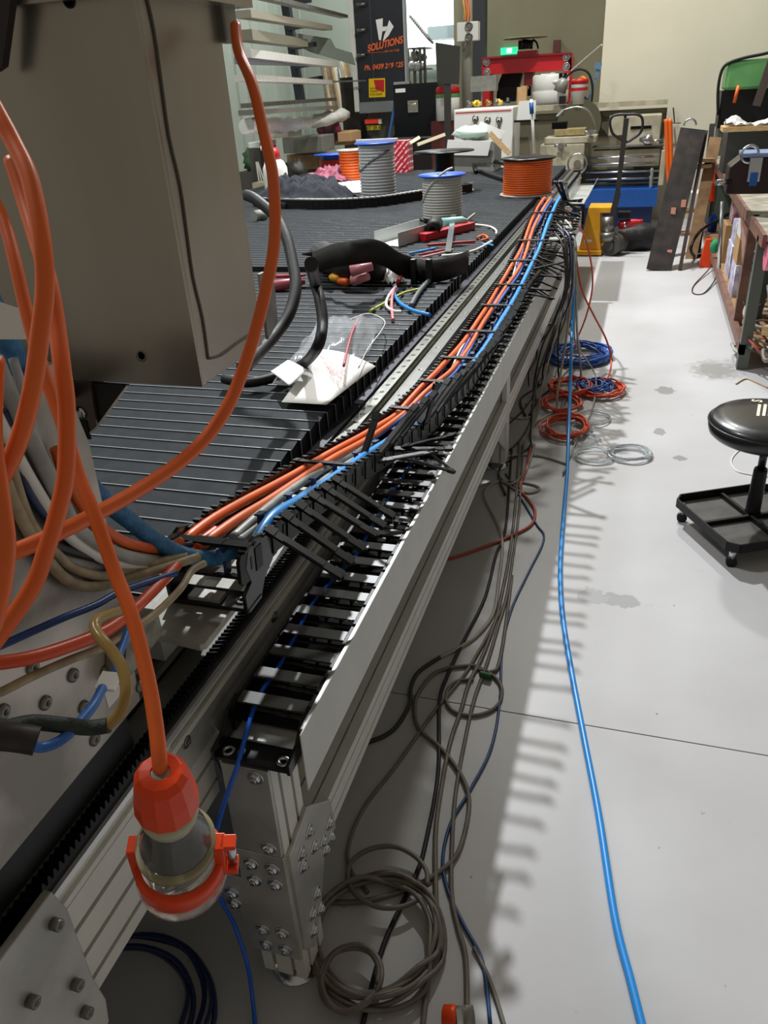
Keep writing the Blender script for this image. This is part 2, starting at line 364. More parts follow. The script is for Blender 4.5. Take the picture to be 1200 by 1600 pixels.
# ---- tray (sheet channel)
YT=6.3
tr=O('cable_tray',MB().prism([(-.60,.70),(-.598,.70),(-.598,.663),(-.575,.628),(-.434,.628),(-.434,.682),(-.429,.682),(-.429,.56),(-.433,.56),(-.433,.624),(-.577,.624),(-.60,.66)],(0,.80,0),X_,Z_,(0,YT-.80,0)),SHEET,tb)
O('guard_strip',MB().box((-.4285,.785,.562),(-.4265,YT,.683)),GREYP,tb)
O('tray_inner_wall',MB().prism([(.70,.705),(.685,.68),(.72,.628),(YT,.628),(YT,.705)],(-.599,0,0),Y_,Z_,(.003,0,0)),SHEET,tb)
s0=O('button_screw',boltmb((-.596,.73,.683),(1,0,0),.007,.004,True,False),STEELD,tb)
for k in range(1,17): inst(s0,(0,.33*k,0))
# the empty length of tray at the far end
O('far_tray',MB().prism([(-.56,.76),(-.558,.76),(-.555,.70),(-.43,.70),(-.40,.76),(-.397,.76),(-.427,.694),(-.56,.694)],(0,YT+.05,0),X_,Z_,(0,1.35,0)),SHEET,tb)
O('end_bracket',MB().bar((-.57,YT,.72),(-.42,YT,.72),.03,.012).bar((-.42,YT,.72),(-.42,YT,.58),.03,.012,Y_).bar((-.57,YT+.12,.72),(-.42,YT+.05,.70),.02,.01),BLK,tb)
# ---- bellows covers
def bellows(y0,y1,label):
    b=T('bellows_cover',label,'bellows cover',(-2.05,(y0+y1)/2,.72))
    n=int((y1-y0)/.0605); first=None
    pf=MB(); zig=[]
    for i in range(n+1):
        y=y0+i*.0605; zig+=[(y+.001,.8075),(y+.0595,.8185)]
    zig+=[(y0+n*.0605+.05,.712),(y0,.712)]
    pf.prism(zig,(-3.45,0,0),Y_,Z_,(2.708,0,0)); O('folded_cover',pf,M('folded_cover_black','24292d',.62,0,.2,30,spec=.15),b)
    for i in range(n+1):
        if first is None:
            mb=MB().prism([(0,.0),(.0015,0),(.0015,.105),(0,.105)],(-3.47,y0,.715),Y_,Z_,(2.735,0,0)); mb.m=1
            mb.box((-3.47,y0-.0004,.8195),(-.735,y0+.0019,.8212)); mb.box((-.7355,y0-.0004,.73),(-.7345,y0+.0019,.8212))  # pale edge strips: worn rim and its highlight put into the colour
            first=O('bellows_fin',mb,[FIN,FINE],b)
        else: inst(first,(0,i*.0605,0))
    boxp('end_frame',(-3.47,y1+.03,.712),(-.745,y1+.042,.80),BLK,b)
    mb=MB().box((-.80,y1+.045,.80),(-.745,y1+.05,.803)); O('end_trim',mb,FINE,b)
bellows(.78,3.42,'near black bellows cover of upright fins under the clear plastic bag')
bellows(3.56,8.25,'far black bellows cover beyond the joint frame carrying the cable reels')
# ================================================================ CABLE CHAIN
ch=T('cable_chain','open black plastic cable chain running from the carriage down into the tray','cable chain',(-.52,2.5,.63))
def SP(y):   # right edge x, top z
    K=[(.84,-.517,.962),(1.0,-.519,.944),(1.2,-.526,.90),(1.4,-.532,.852),(1.65,-.522,.80),(1.92,-.49,.768),(2.3,-.462,.757),(3.1,-.458,.757),(3.6,-.456,.775),(4.0,-.456,.82),(4.4,-.458,.875),(4.8,-.46,.92),(5.05,-.46,.93)]
    for a,b in zip(K,K[1:]):
        if y<=b[0]:
            t=max(0,(y-a[0])/(b[0]-a[0])); return a[1]+(b[1]-a[1])*t,a[2]+(b[2]-a[2])*t
    return K[-1][1:]
WCH=.128; HCH=.05
def linkmb(side=1):
    # one link at origin along +y, right plate at x=0, left plate at -WCH, top z=0
    mb=MB()
    for x0 in(0,-WCH):
        pl=[(-.036,-.008),(-.030,0),(.026,0),(.034,-.006),(.037,-.025),(.034,-HCH+.004),(.026,-HCH),(-.028,-HCH),(-.036,-HCH+.008)]
        mb.prism(pl,(x0-.003,0,0),Y_,Z_,(.006,0,0))
        xo=x0+.003 if x0==0 else x0-.0035
        mb.prism([(.012,-.006),(.034,-.006),(.034,-HCH+.006),(.012,-HCH+.006)],(xo-.001 if x0==0 else xo,0,0),Y_,Z_,(.0035 if x0==0 else -.002,0,0))
        mb.m=0
        # little latch lugs on top
        mb.box((x0-.006,-.022,0),(x0+.006,-.010,.004)); mb.box((x0-.006,.008,0),(x0+.006,.016,.004))
        mb.box((x0-.0045,-.004,-.034),(x0+.0045,.002,-.014))
    # bottom bar
    mb.box((-WCH,-.012,-HCH),(0,.012,-HCH+.005))
    return mb
lm,lc=meshof('chain_link',linkmb(),BLK)
bm_,bc=meshof('crossbar',MB().box((-WCH-.004,-.009,.001),(.004,.009,.006)).box((-WCH-.004,-.012,.004),(-WCH+.008,.012,.0075)).box((-.008,-.012,.004),(.004,.012,.0075)).box((-.09,-.011,.0055),(-.04,.011,.0068)),BLK)
def put(name,me,c,p,R,parent):
    o=link(name,me,V(p)+R@c,parent); o.rotation_mode='XYZ'; o.rotation_euler=R.to_euler(); return o
closed={0,14,28,37,43,48,53,58,62,66}
TX=[]
y=.875; i=0
while y<5.0:
    xr,zt=SP(y); xr2,zt2=SP(y+.06); d=V((xr2-xr,.06,zt2-zt)).normalized(); u=X_-d*X_.dot(d); u.normalize(); n_=u.cross(d)
    R=Matrix(((u.x,d.x,n_.x),(u.y,d.y,n_.y),(u.z,d.z,n_.z)))
    put('chain_link',lm,lc,(xr,y,zt),R,ch); TX.append((V((xr,y,zt)),R))
    y+=.063*d.y; i+=1
for q in((330,838),(523,724),(651,645),(705,600),(727,557),(758,518),(782,481),(802,449),(825,406),(838,374),(852,335)):
    best=min(range(len(TX)),key=lambda k:abs(((TX[k][0]-CAM-X_*.064).dot(UP)/(TX[k][0]-CAM-X_*.064).dot(FW)*-1200+800)-q[1]))
    p,R=TX[best]; put('crossbar',bm_,bc,p,R,ch)
# bend at the far end and the loop back
Rb=.13; cyb,czb=5.05,.80
for k in range(7):
    a=PI/2-(k+.5)*PI/7; d=V((0,math.sin(a),-math.cos(a))); 
    p=V((-.46,cyb+math.cos(a)*Rb,czb+math.sin(a)*Rb)); d=V((0,math.sin(a),-math.cos(a))); n_=X_.cross(d)
    R=Matrix(((1,d.x,n_.x),(0,d.y,n_.y),(0,d.z,n_.z))); put('chain_link',lm,lc,p,R,ch)
# lower run lying in the tray
lo=T('lower_chain_run','lower run of black cable chain lying open in the metal tray','cable chain',(-.51,3,.63))
WL_=.126
I3=Matrix.Identity(3)
mb=MB()
for x0 in(0,-WL_):
    mb.prism([(-.036,.002),(-.036,.042),(-.028,.05),(.026,.05),(.036,.042),(.036,.002)],(x0-.003,0,0),Y_,Z_,(.006,0,0))
mb.box((-WL_,-.012,0),(0,.012,.004))
l2,l2c=meshof('chain_link',mb,BLK)
mb=MB().box((-WL_+.003,-.013,.0),(-.003,.013,.004))
for k in range(26): mb.box((-WL_+.01+k*.0042,-.0145,.001),(-WL_+.0125+k*.0042,-.013,.0045))
cb,cbc=meshof('crossbar',mb,M('satin_black_bar','4c4d4b',.4,.2))
mb=MB().box((-WL_+.006,-.010,0),(-.004,.010,.003)).box((-.05,-.012,0),(-.046,.012,.02)).box((-WL_+.045,-.012,0),(-WL_+.049,.012,.02))
sb,sbc=meshof('floor_bar',mb,BLK)
y=.855
while y<5.1:
    put('chain_link',l2,l2c,(-.4395,y,.6285),I3,lo); put('crossbar',cb,cbc,(-.4395,y-.005,.6755),I3,lo); put('floor_bar',sb,sbc,(-.4395,y+.028,.634),I3,lo); y+=.063
# end bracket of the lower run
mb=MB().box((-.567,.755,.626),(-.437,.80,.633))
for x_ in(-.57,-.4395): mb.prism([(.752,.626),(.875,.626),(.875,.672),(.85,.682),(.815,.678),(.79,.655),(.752,.648)],(x_-.003,0,0),Y_,Z_,(.006,0,0))
eb=O('end_bracket',mb,BLKG,lo,.001)
for x_ in(-.553,-.456): O('countersunk_screw',MB().lathe([(.0115,0),(.0115,.0015),(.009,.002),(.0045,.002),(.0045,-.0)],(x_,.772,.633),Z_,20),STEEL,eb)
# bracket of the upper chain on the pad
mb=MB().box((-.655,.84,.862),(-.512,.885,.869))
for x_ in(-.648,-.517): mb.prism([(.838,.862),(.885,.862),(.905,.885),(.94,.90),(.93,.955),(.895,.968),(.868,.962),(.853,.935),(.862,.905),(.838,.895)],(x_-.0035,0,0),Y_,Z_,(.007,0,0))
ub=O('mount_bracket',mb,BLKG,ch,.001)
O('countersunk_screw',MB().lathe([(.0105,0),(.0105,.002),(.0045,.002),(.0045,0)],(-.534,.86,.869),Z_,20),STEELD,ub)
O('cleat',MB().box((-.62,.845,.869),(-.565,.868,.876)),ALUP,ub)
# hanging, unclipped bars (each pivots on the chain's right side)
def hangbar(a,b,tw=0.):
    a,b=V(a),V(b); d=(b-a).normalized(); L_=.135; b=a+d*L_
    mb=MB().bar(a,b,.017,.0045).bar(a-d*.004,a+d*.014,.02,.008).bar(b-d*.014,b+d*.004,.02,.008).bar(a+d*.03,b-d*.03,.013,.0065)
    mb.bar(b-d*.002,b+d*.008,.006,.006)
    return O('open_crossbar',mb,BLK,ch)
def rootat(qy):
    best=None
    for p,R in TX:
        yy=800-1200*(p-CAM).dot(UP)/(p-CAM).dot(FW)
        if best is None or abs(yy-qy)<best[0]: best=(abs(yy-qy),p,R)
    return best[1],best[2]
for ry,tip in((826,(542,905)),(805,(562,886)),(788,(582,866)),(773,(603,845)),(760,(617,833)),(750,(632,818))):
    p,R=rootat(ry); best=None
    for k in range(60):
        X=p.x+.02+k*.0025; q=ax(*tip,X); e=abs((q-p).length-.135)
        if q.z<p.z+.03 and (best is None or e<best[0]): best=(e,q)
    hangbar(p+V((.004,0,.004)),best[1])
def bar2(q1,q2,z1,L_=.135,lim=1):
    p=az(*q1,z1); best=None
    for k in range(-70,71):
        z=z1+k*.002; q=az(*q2,z); e=abs((q-p).length-L_)
        if best is None or e<best[0]: best=(e,q)
    hangbar(p,best[1])
bar2((560,736),(589,647),.80); bar2((664,668),(682,600),.77)
bar2((632,698),(709,680),.79); bar2((617,702),(703,701),.79); bar2((594,720),(680,705),.80); bar2((632,716),(705,736),.78); bar2((668,706),(706,736),.76)
rb=random.Random(3)
for p,R in TX:
    if p.y<1.5: continue
    k_=1 if p.y<3 else 2
    if p.y<3 and rb.random()<.12: continue
    for _ in range(1 if p.y<3.6 else (2 if rb.random()<.5 else 1)):
        an=rb.uniform(-.15,.75); sw=rb.uniform(-.55,.35) if p.y<3 else rb.uniform(-.5,.5)
        if p.y<3: pass
        d=V((math.cos(an)*math.cos(sw),math.cos(an)*math.sin(sw),-math.sin(an)*.9+ .05))
        if p.y<3.3: d=V((rb.uniform(.42,.55),.65*(6.5-p.y)/4.65+rb.uniform(-.05,.03),rb.uniform(.62,.68)))
        hangbar(p+V((.004,rb.uniform(-.02,.02),.003)),p+d)
for dx in(-.03,.0,.03): bar2((884+dx*100,312),(876+dx*260,285),.95)
# dividers inside the chain
dm,dc=meshof('divider',MB().box((-.002,-.009,-.04),(.002,.009,.006)).box((-.006,-.012,.004),(.006,.012,.007)),NAVY)
for k,(p,R) in enumerate(TX):
    if k%2==0: put('divider',dm,dc,p-R@V((WCH*.30,0,.004)),R,ch)
# --- cables lying in the upper chain
def inchain(fr,dz,y0,y1,wob=.0,step=.12,ph=0.,y_off=0):
    pts=[]; y=y0
    while y<y1:
        xr,zt=SP(y); f=fr+wob*math.sin(y*5+ph); pts.append((xr-WCH*(1-f),y,zt+dz+.004*math.sin(y*9+ph))); y+=step
    return pts
far=[( -.50,5.12,.905),(-.5,5.17,.82),(-.5,5.12,.70),(-.5,5.0,.665)]
def runc(name,label,fr,dz,r,mat,y0=1.0,wob=.03,ph=0.,pre=(),tail=True,y1=5.05):
    xo=-.46-WCH*(1-fr)
    t=[(xo,5.1,.93+dz-.01),(xo,5.16,.82),(xo,5.08,.70)] if tail else []
    return cable(name,label,list(pre)+inchain(fr,dz,y0,y1,wob,.12,ph)+t,r,mat)
runc('orange_cable','left orange cable lying in the upper cable chain',.14,-.010,.0090,ORG,.84,.05,0)
runc('orange_cable','right orange cable winding over the middle of the upper cable chain',.41,-.006,.0090,ORG,.86,.06,1.3)
runc('violet_cable','violet cable between the two orange cables in the chain',.27,-.02,.005,PURP,1.2,.06,2)
runc('violet_cable','thin violet cable low along the left side of the chain',.10,-.03,.005,PURP,1.7,.05,4)
runc('grey_cable','silver grey cable left of the dividers in the chain near end',.52,-.012,.0085,SILV,.93,.04,3,(),False,1.75)
runc('grey_cable','second silver grey cable under the dividers in the chain',.63,-.022,.0085,SILV,.93,.04,1,(),False,1.85)
runc('navy_cable','navy blue cable at the right of the dividers in the chain',.60,-.026,.007,NAVY,1.3,.06,5)
runc('navy_cable','lower navy blue cable deep in the cable chain',.75,-.03,.007,NAVY,1.1,.05,2)
runc('blue_cable','mid blue cable crossing beneath the orange cables of the chain',.47,-.01,.006,BLUM,1.6,.07,2)
runc('white_cable','white cable surfacing between the orange cables of the chain',.30,-.018,.004,WHITEP,2.2,.1,3.4)
# braided blue hose: from the upper left over into the chain, then cyan along the right side
pre=[ad(-30,440,.80),ad(18,545,.84),ad(62,645,.9),ad(110,722,.96),ad(165,783,1.02),ad(205,815,1.06),ad(245,846,1.1),ad(290,868,1.14),ad(335,872,1.18)]
e1=V((-.54,.875,.935))
cable('blue_hose','thick braided blue hose curving from upper left into the chain end',pre+[ad(352,866,1.175),ad(368,857,1.185)],.0125,BLUH,14)
cable('blue_hose','bright cyan blue hose along the right side of the cable chain',[(-.535,.91,.93)]+inchain(.88,-.006,1.0,5.05,.02,.12,0)+[(-.475,5.12,.92),(-.475,5.17,.82)],.0105,BLUC,10)
# blue wire of the lower run
pts=[az(q[0],q[1],z) for q,z in(((560,862),.665),((545,880),.66),((515,912),.66),((490,940),.66),((458,1000),.66),((432,1048),.665),((412,1075),.668),((398,1103),.665),((385,1145),.655),((373,1190),.63))]
pts+=[ay(352,1250,.735),ay(338,1300,.73),ay(332,1345,.735),ay(343,1400,.75),ay(366,1445,.76)]+[az(386,1505,.10),az(394,1555,.03),az(400,1615,.008)]
cable('blue_wire','thin bright blue wire leaving the tray end beside the front leg',[(-.53,y,.665) for y in(4.6,3.6,2.8,2.2,1.8,1.5)]+pts,.0042,M('bright_blue_wire','1b5fd0',.3),8)
# ================================================================ GANTRY CARRIAGE (near left)
ga=T('gantry_carriage','brushed aluminium gantry box on its carriage plate, hung with orange cables','machine carriage',(-.62,.6,.75))
BX=-.60; yA,yB=.966,1.175; zb=1.178
bx=O('gantry_box',MB().box((-1.75,yA,zb),(BX,yB,2.3)),ALUB,ga,.004)
O('box_corner_weld',MB().tube([(BX+.001,yA+.022+.004*math.sin(k*2.1),zb+.035+k*.06) for k in range(18)],.0022,6,3),M('dark_weld','5c574e',.6,.5),ga)
O('box_corner_weld',MB().tube([(BX+.001,yA+.022,zb+.035),(BX+.001,yA+.06,zb+.028),(BX+.001,yA+.12,zb+.03),(BX+.001,yB-.01,zb+.03)],.002,6,3),MT['dark_weld'],ga)
O('face_plate',MB().box((-1.75,yA-.006,zb),(BX-.0,yA-.001,2.3)),ALUB,ga)
p=ay(221,556,yA-.006); O('bolt_hole',MB().lathe([(.009,0),(.009,.001),(.006,.001),(.006,-.002)],p,V((0,-1,0)),20),STEELD,ga)
p=ay(108,0,yA-.006); O('bolt_hole',MB().lathe([(.009,0),(.009,.001),(.006,.001),(.006,-.002)],p,V((0,-1,0)),20),RACK,ga)
# cross plate at top right
q1=ax(380,12,BX+.02); O('top_plate',MB().box((-.9,yA-.02,q1.z+.0),(BX+.03,yB+.05,q1.z+.05)),ALUB,ga)
q2=ax(375,45,BX); O('clamp_bracket',MB().box((BX-.01,yB-.01,q2.z-.02),(BX+.012,yB+.03,q2.z+.03)),STEELD,ga,.003)
# carriage plate
PX=-.625
cp=O('carriage_plate',MB().prism([(.1,.80),(.688,.80),(.70,.94),(.715,1.08),(.72,1.19),(.70,1.30),(.1,1.30)],(PX-.015,0,0),Y_,Z_,(.018,0,0)),M('etched_aluminium','c0b9b0',.38,.5,.3,7,.2,12,h2='8c867e'),ga,.002)
for q in((70,1098),(113,1055),(50,1043),(147,1155),(130,1105),(203,1025),(218,1072),(4,1112),(163,1050)):
    p=ax(*q,PX+.003); O('button_screw',MB().lathe([(.0095,0),(.009,.003),(.006,.0055),(.0035,.0055),(.0035,.002)],p,X_,16),STEELD,cp)
boxp('rack_shade_block',(-.73,.1,.745),(PX,.655,.80),M('rack_shade_black','0c0c0d',.5),ga)  # black block added as the shade over the rack below the plate
# angle bracket below box
def yq(pts,Y,t): 
    P_=[ay(x,y,Y) for x,y in pts]; n=len(P_); return MB().add(P_+[p+V((0,t,0)) for p in P_],[list(range(n-1,-1,-1)),list(range(n,2*n))]+[(i,(i+1)%n,(i+1)%n+n,i+n) for i in range(n)])
O('dark_web',yq([(138,598),(198,603),(150,668)],.962,.008),M('dark_web_plate','1d1715',.5),ga)
br=O('angle_bracket',yq([(108,596),(141,599),(151,668),(116,693)],.955,.006),M('bracket_dark_alu','6a5f5a',.35,.8),ga)
O('dark_housing',yq([(-8,-25),(20,-25),(3,104),(-8,112)],.93,.012),M('dark_brown_housing','251c1c',.5),ga)
O('bright_edge',MB().tube([ay(199,603,.955),ay(150,669,.955),ay(116,694,.955)],.0016,6,1),ALU,ga)
p=ay(126,645,.955); O('button_screw',MB().lathe([(.011,0),(.0105,.004),(.005,.007)],p,V((0,-1,0)),14),STEEL,br)
O('screw_slot',MB().box((p.x-.004,.953,p.z-.045),(p.x+.008,.956,p.z-.012)),BLK,br)
boxp('inner_post',(-.80,.73,.80),(-.66,.75,1.19),M('inner_post_alu','8a807a',.45,.6,.2,8),ga)
O('dark_underside',MB().box((-1.75,.80,1.15),(-.83,1.17,1.176)),BLK,ga)
# pad carrying the chain bracket
O('chain_pad',MB().prism([(-.675,.765),(-.552,.755),(-.546,.762),(-.546,.985),(-.675,.985)],(0,0,.849),X_,Y_,(0,0,.012)),M('pad_grey_alu','aeaca2',.5,.3,.3,9),ga,.0015)
O('pad_support',MB().box((-.70,.80,.775),(-.655,.95,.849)),ALUP,ga)
O('rust_block',MB().prism([(0,0),(.1,.01),(.1,.05),(.03,.06)],(-.62,.63,.885),Y_,Z_,(.03,0,0)),M('zinc_yellow_block','8f8a7c',.4,.7,.5,40),ga)
# bracket right of box (silver latch)
O('latch_plate',MB().prism([(0,0),(.05,.02),(.055,.09),(.02,.12),(0,.12)],ad(415,530,1.45),Y_,Z_,(.006,0,0)),STEELD,ga)
lab=O('part_label',MB().prism([(0,0),(.05,0),(.05,.028),(0,.028)],(PX+.0035,.625,.842),Y_,Z_,(.0006,0,0)),WHITE,ga)
# ================================================================ FOREGROUND CABLES
def fc(name,label,pp,r,mat,n=12,cat='cable'):
    q=[]
    for x,y,d in pp:
        P=ax(x,y,PX+.006+r*1.3); dp=(P-CAM).dot(FW)
        if P.y<.74 and P.z>.79 and P.z<1.42: d=min(d,dp)
        q.append((x,y,d))
    pp=q
    return cable(name,label,[ad(x,y,d) for x,y,d in pp],r,mat,n,6,cat)
fc('orange_cable','long orange cable arching down the right side of the gantry box',[(368,40,1.05),(373,80,1.03),(394,131,1.0),(412,206,.98),(427,281,.96),(429,375,.94),(416,450,.92),(397,525,.9),(375,591,.88),(353,640,.86),(322,684,.84),(284,720,.815),(240,751,.785),(196,778,.755),(150,803,.725),(94,831,.69),(22,862,.66),(-40,880,.64)],.0074,ORG,14)
fc('orange_cable','orange loop bulging right over the gantry box front',[(-40,110,.60),(-2,180,.585),(22,225,.58),(47,281,.57),(65,375,.56),(70,450,.56),(62,525,.56),(52,600,.56),(34,674,.56),(8,735,.56),(-30,790,.57)],.0068,ORG,14)
fc('orange_cable','orange cable dropping from the left edge into the lidded socket',[(-50,235,.76),(-18,295,.75),(8,352,.735),(24,412,.72),(42,490,.71),(68,580,.70),(100,668,.69),(122,740,.68),(146,800,.67),(178,890,.66),(207,965,.645),(231,1060,.628),(243,1130,.614),(250,1195,.603),(250,1212,.612)],.0062,ORG,14)
fc('orange_cable','orange cable hanging behind the big loop and sweeping lower left',[(18,250,.67),(38,315,.66),(60,385,.64),(77,440,.62),(89,510,.61),(97,575,.6),(104,640,.6),(103,737,.6),(90,802,.6),(72,860,.6),(52,915,.6),(10,978,.6),(-30,1030,.6)],.0068,ORG,14)
fc('orange_cable','orange cable standing at the extreme left edge of the photo',[(-8,560,.55),(-12,680,.54),(2,790,.54),(9,850,.54),(3,915,.54),(-14,985,.54)],.0068,ORG,14)
fc('orange_cable','red orange cable from beneath the chain end sweeping to the left edge',[(338,828,1.24),(318,843,1.21),(300,857,1.17),(284,873,1.13),(261,901,1.07),(223,939,.99),(200,960,.95),(162,987,.9),(100,1012,.85),(37,1030,.81),(-40,1040,.78)],.0078,ORGR,14)
fc('orange_cable','orange cable hidden behind the blue hose, reaching the chain end',[(88,700,.92),(108,755,.96),(140,806,1.0),(175,836,1.05),(205,850,1.08),(250,858,1.12),(285,846,1.15)],.0075,ORG,12)
fc('clear_hose','clear ribbed hose bundled under the braided blue hose',[(-10,560,.86),(25,640,.9),(49,689,.93),(81,754,.96),(112,815,1.0),(140,842,1.03),(175,862,1.06),(212,873,1.09),(257,877,1.13),(300,866,1.16)],.0095,SILV,12,'hose')
fc('clear_hose','second pale hose looping beside the clear ribbed hose',[(-20,620,.9),(20,700,.93),(60,770,.96),(100,830,1.0),(150,868,1.04),(200,882,1.08),(260,884,1.13)],.007,WHITEP,12,'hose')
fc('clear_hose','thin clear tube twisting behind the orange loops',[(20,560,.95),(45,640,.96),(58,700,.97),(80,745,.98),(98,800,1.0),(125,850,1.03)],.005,M('milky_tube','c9ccd2',.25,0,trans=.4),10,'hose')
fc('navy_cable','navy cable dropping behind the orange cables then to the chain',[(5,640,.92),(29,721,.94),(42,763,.95),(68,802,.97),(110,838,1.0),(180,858,1.06),(230,864,1.1),(300,850,1.16)],.0052,NAVY,10)
fc('cream_cable','dirty cream cable sagging lowest of the pair above the pad',[(-10,700,.9),(20,780,.92),(50,840,.93),(82,884,.94),(108,908,.96),(140,917,.98),(175,911,1.0),(212,900,1.04),(257,887,1.09),(310,870,1.14)],.0068,CREAM,12)
fc('cream_cable','upper dirty cream cable with worn sheath over the bracket',[(10,666,.95),(20,737,.96),(49,819,.97),(91,868,.98),(120,890,.99),(162,900,1.0),(200,890,1.04),(237,881,1.08),(290,868,1.13)],.0062,CREAM,12)
fc('cream_cable','cream cable running diagonally from the pad to the lower left',[(320,880,1.1),(300,892,1.08),(282,920,1.04),(247,955,1.0),(219,976,.97),(190,992,.94),(160,1012,.9),(112,1030,.86),(50,1057,.82),(0,1082,.79),(-40,1095,.77)],.005,CREAM,12)
fc('black_cable','short black cable under the pale hoses at left',[(60,835,.98),(85,852,.98),(112,862,.99),(150,872,1.01),(187,882,1.04),(230,888,1.08)],.0055,DARKC,10)
fc('navy_cable','navy cable crossing the carriage plate below the cream cables',[(275,895,1.08),(237,908,1.03),(187,925,.97),(150,945,.93),(100,965,.89),(50,987,.86),(0,1009,.83),(-40,1022,.8)],.0045,M('deep_blue_cable','163c7c',.35),10)
fc('amber_tube','short amber tube bent in a U over the carriage plate',[(188,955,.80),(165,962,.77),(150,972,.75),(150,985,.74),(160,1000,.73),(180,1024,.72),(193,1050,.71),(197,1082,.70),(188,1112,.70),(168,1134,.70)],.0056,GOLD,12,'tube')
fc('green_sleeve','dark green shrink sleeve joining the amber tube at the left',[(171,1133,.70),(140,1137,.70),(100,1133,.69),(50,1129,.68),(0,1138,.66),(-40,1130,.65)],.0072,GRNB,14,'cable sleeve')
fc('black_bundle','thick dark taped cable bundle at the left edge below the sleeve',[(-40,1150,.62),(0,1150,.63),(30,1153,.64),(58,1158,.645)],.012,M('dark_tape','241f1e',.5,0,.3,30),14,'cable bundle')
fc('blue_flat_wire','blue flat wire curling round the green sleeve from a white label',[(160,1075,.76),(147,1100,.73),(130,1122,.71),(108,1146,.69),(87,1161,.68),(63,1168,.67),(45,1164,.66)],.0048,M('flat_blue_wire','2a6ab8',.4),8)
fc('blue_flat_wire','blue wire stub emerging behind the orange drop cable',[(200,985,.86),(192,1008,.84),(184,1030,.82),(180,1050,.8)],.0045,MT['flat_blue_wire'],8)
O('wire_label',MB().bar(ad(163,1078,.76),ad(176,1052,.78),.02,.004,FW),WHITE,label='white heat-shrink label on the blue flat wire',cat='label')
O('wire_label',MB().prism([(0,0),(.035,0),(.03,.03),(0,.04)],ad(-5,530,.8),RT,UP,FW*.001),WHITE,label='white paper tag at the left edge behind orange cables',cat='label')
# ---- lidded orange socket
pc=T('cable_socket','orange and clear cable socket with flip lid hanging from an orange cable','socket',ad(250,1440,.62))
A0=ad(250,1205,.60); A1=ad(243,1440,.665); axd=(A1-A0).normalized(); axd=(axd*.9+V((0,0,-.35))+FW*.45).normalized()
u_=axd
k=1200/.63
def rr(px): return px/1200*.64
O('gland_cap',MB().lathe([(.0075,.006),(.0075,0),(.017,.001),(.0215,.008),(.0250,.03),(.0265,.048),(.0245,.050)],A0,u_,12,False),ORGS,pc,.0006)
for f in pc.children[0].data.polygons: f.use_smooth=False
O('gland_seal',MB().lathe([(.0062,.002),(.010,.002),(.0102,.008)],A0-u_*.001,u_,20,True),STEELD,pc)
O('collar',MB().lathe([(.0240,.050),(.0243,.058),(.0215,.066)],A0,u_,28),M('yellowed_plastic','c9c3a6',.4,0,trans=.2),pc)
O('clear_body',MB().lathe([(.0215,.064),(.0225,.072),(.028,.084),(.0315,.094),(.0325,.112),(.032,.118)],A0,u_,32,False),CLEARP,pc)
O('terminal_block',MB().lathe([(.015,.064),(.0205,.075),(.0205,.104),(.018,.106)],A0,u_,20),M('dark_terminal','3a3a42',.5,0,.5,60),pc)
O('locking_ring',MB().lathe([(.0315,.095),(.0345,.096),(.0350,.103),(.032,.106)],A0,u_,36,False),M('yellowed_ring','b5ad84',.2,0,trans=.55),pc)
O('ring_skirt',MB().lathe([(.0325,.104),(.034,.108),(.034,.124)],A0,u_,36,False),CLEARP,pc)
O('socket_flange',MB().lathe([(.0335,.118),(.0385,.118),(.0405,.122),(.0405,.134),(.0335,.134)],A0,u_,40,False),ORGS,pc)
O('clear_lid',MB().lathe([(.0405,.135),(.0415,.137),(.0405,.146),(.034,.150),(.0,.151)],A0,u_,40,False),CLEARP,pc)
sd=RT*.98+UP*.1; sd=(sd-u_*sd.dot(u_)).normalized(); fd=u_.cross(sd)
for s_,nm in((1,'hinge_block'),(-1,'latch_block')):
    o_=A0+sd*s_*(.037)+u_*.098
    mb=MB().bar(o_,o_+u_*.036,.016,.010,sd)
    if s_>0: mb.bar(o_+sd*.008,o_+sd*.008+u_*.004,.013,.014,sd).bar(o_+sd*.008+u_*.030,o_+sd*.008+u_*.037,.015,.014,sd)
    O(nm,mb,ORGS,pc,.001)
O('hinge_pin',MB().cyl(A0+sd*.047+u_*.101,A0+sd*.047+u_*.129,.0042,12),STEEL,pc)
for ch_ in pc.children:
    off=W[ch_.name]-A0
    for v_ in ch_.data.vertices:
        h_=(v_.co+off).dot(u_)
        if h_>.045: v_.co+=u_*(h_-.045)*.36
# ================================================================ FLOOR CABLES
def fl(name,label,pp,r,mat,z=None,cat='cable',n=7,**k):
    pts=[]
    for i,p in enumerate(pp):
        zz=(p[2] if len(p)>2 else (r if z is None else z)); pts.append(az(p[0],p[1],zz))
    return cable(name,label,pts,r,mat,n,6,cat,**k)
fl('blue_hose','long bright blue air hose trailing along the grey floor',[(1012,1640),(1000,1590),(985,1530),(960,1430),(935,1270),(912,1150),(893,1050),(880,970),(876,920),(876,870),(882,790),(886,740),(888,690,.03),(890,630,.12),(893,540,.30),(896,460,.50),(897,400,.68),(893,370,.78)],.0085,BLUC,None,'hose',10)
fl('cream_cable','cream floor cable with a curl at top, ending in a dark sleeve',[(835,695),(822,735),(800,756),(780,752),(762,762),(758,778),(779,821),(785,854),(779,908),(771,958),(746,992),(716,1013),(687,1027)],.006,GREYL)
fl('dark_sleeve','dark sleeve continuing the cream floor cable toward the leg',[(687,1027),(654,1050),(642,1075),(640,1100),(621,1133),(600,1150),(560,1170),(500,1240)],.0065,DARKC)
fl('black_cable','black floor cable running straight under the coils to the bottom edge',[(800,700),(796,754),(790,825),(775,867),(758,933),(725,1000),(700,1054),(687,1096),(685,1204),(667,1308),(650,1367),(600,1475),(567,1600)],.0055,M('matt_black_cable','121110',.6))
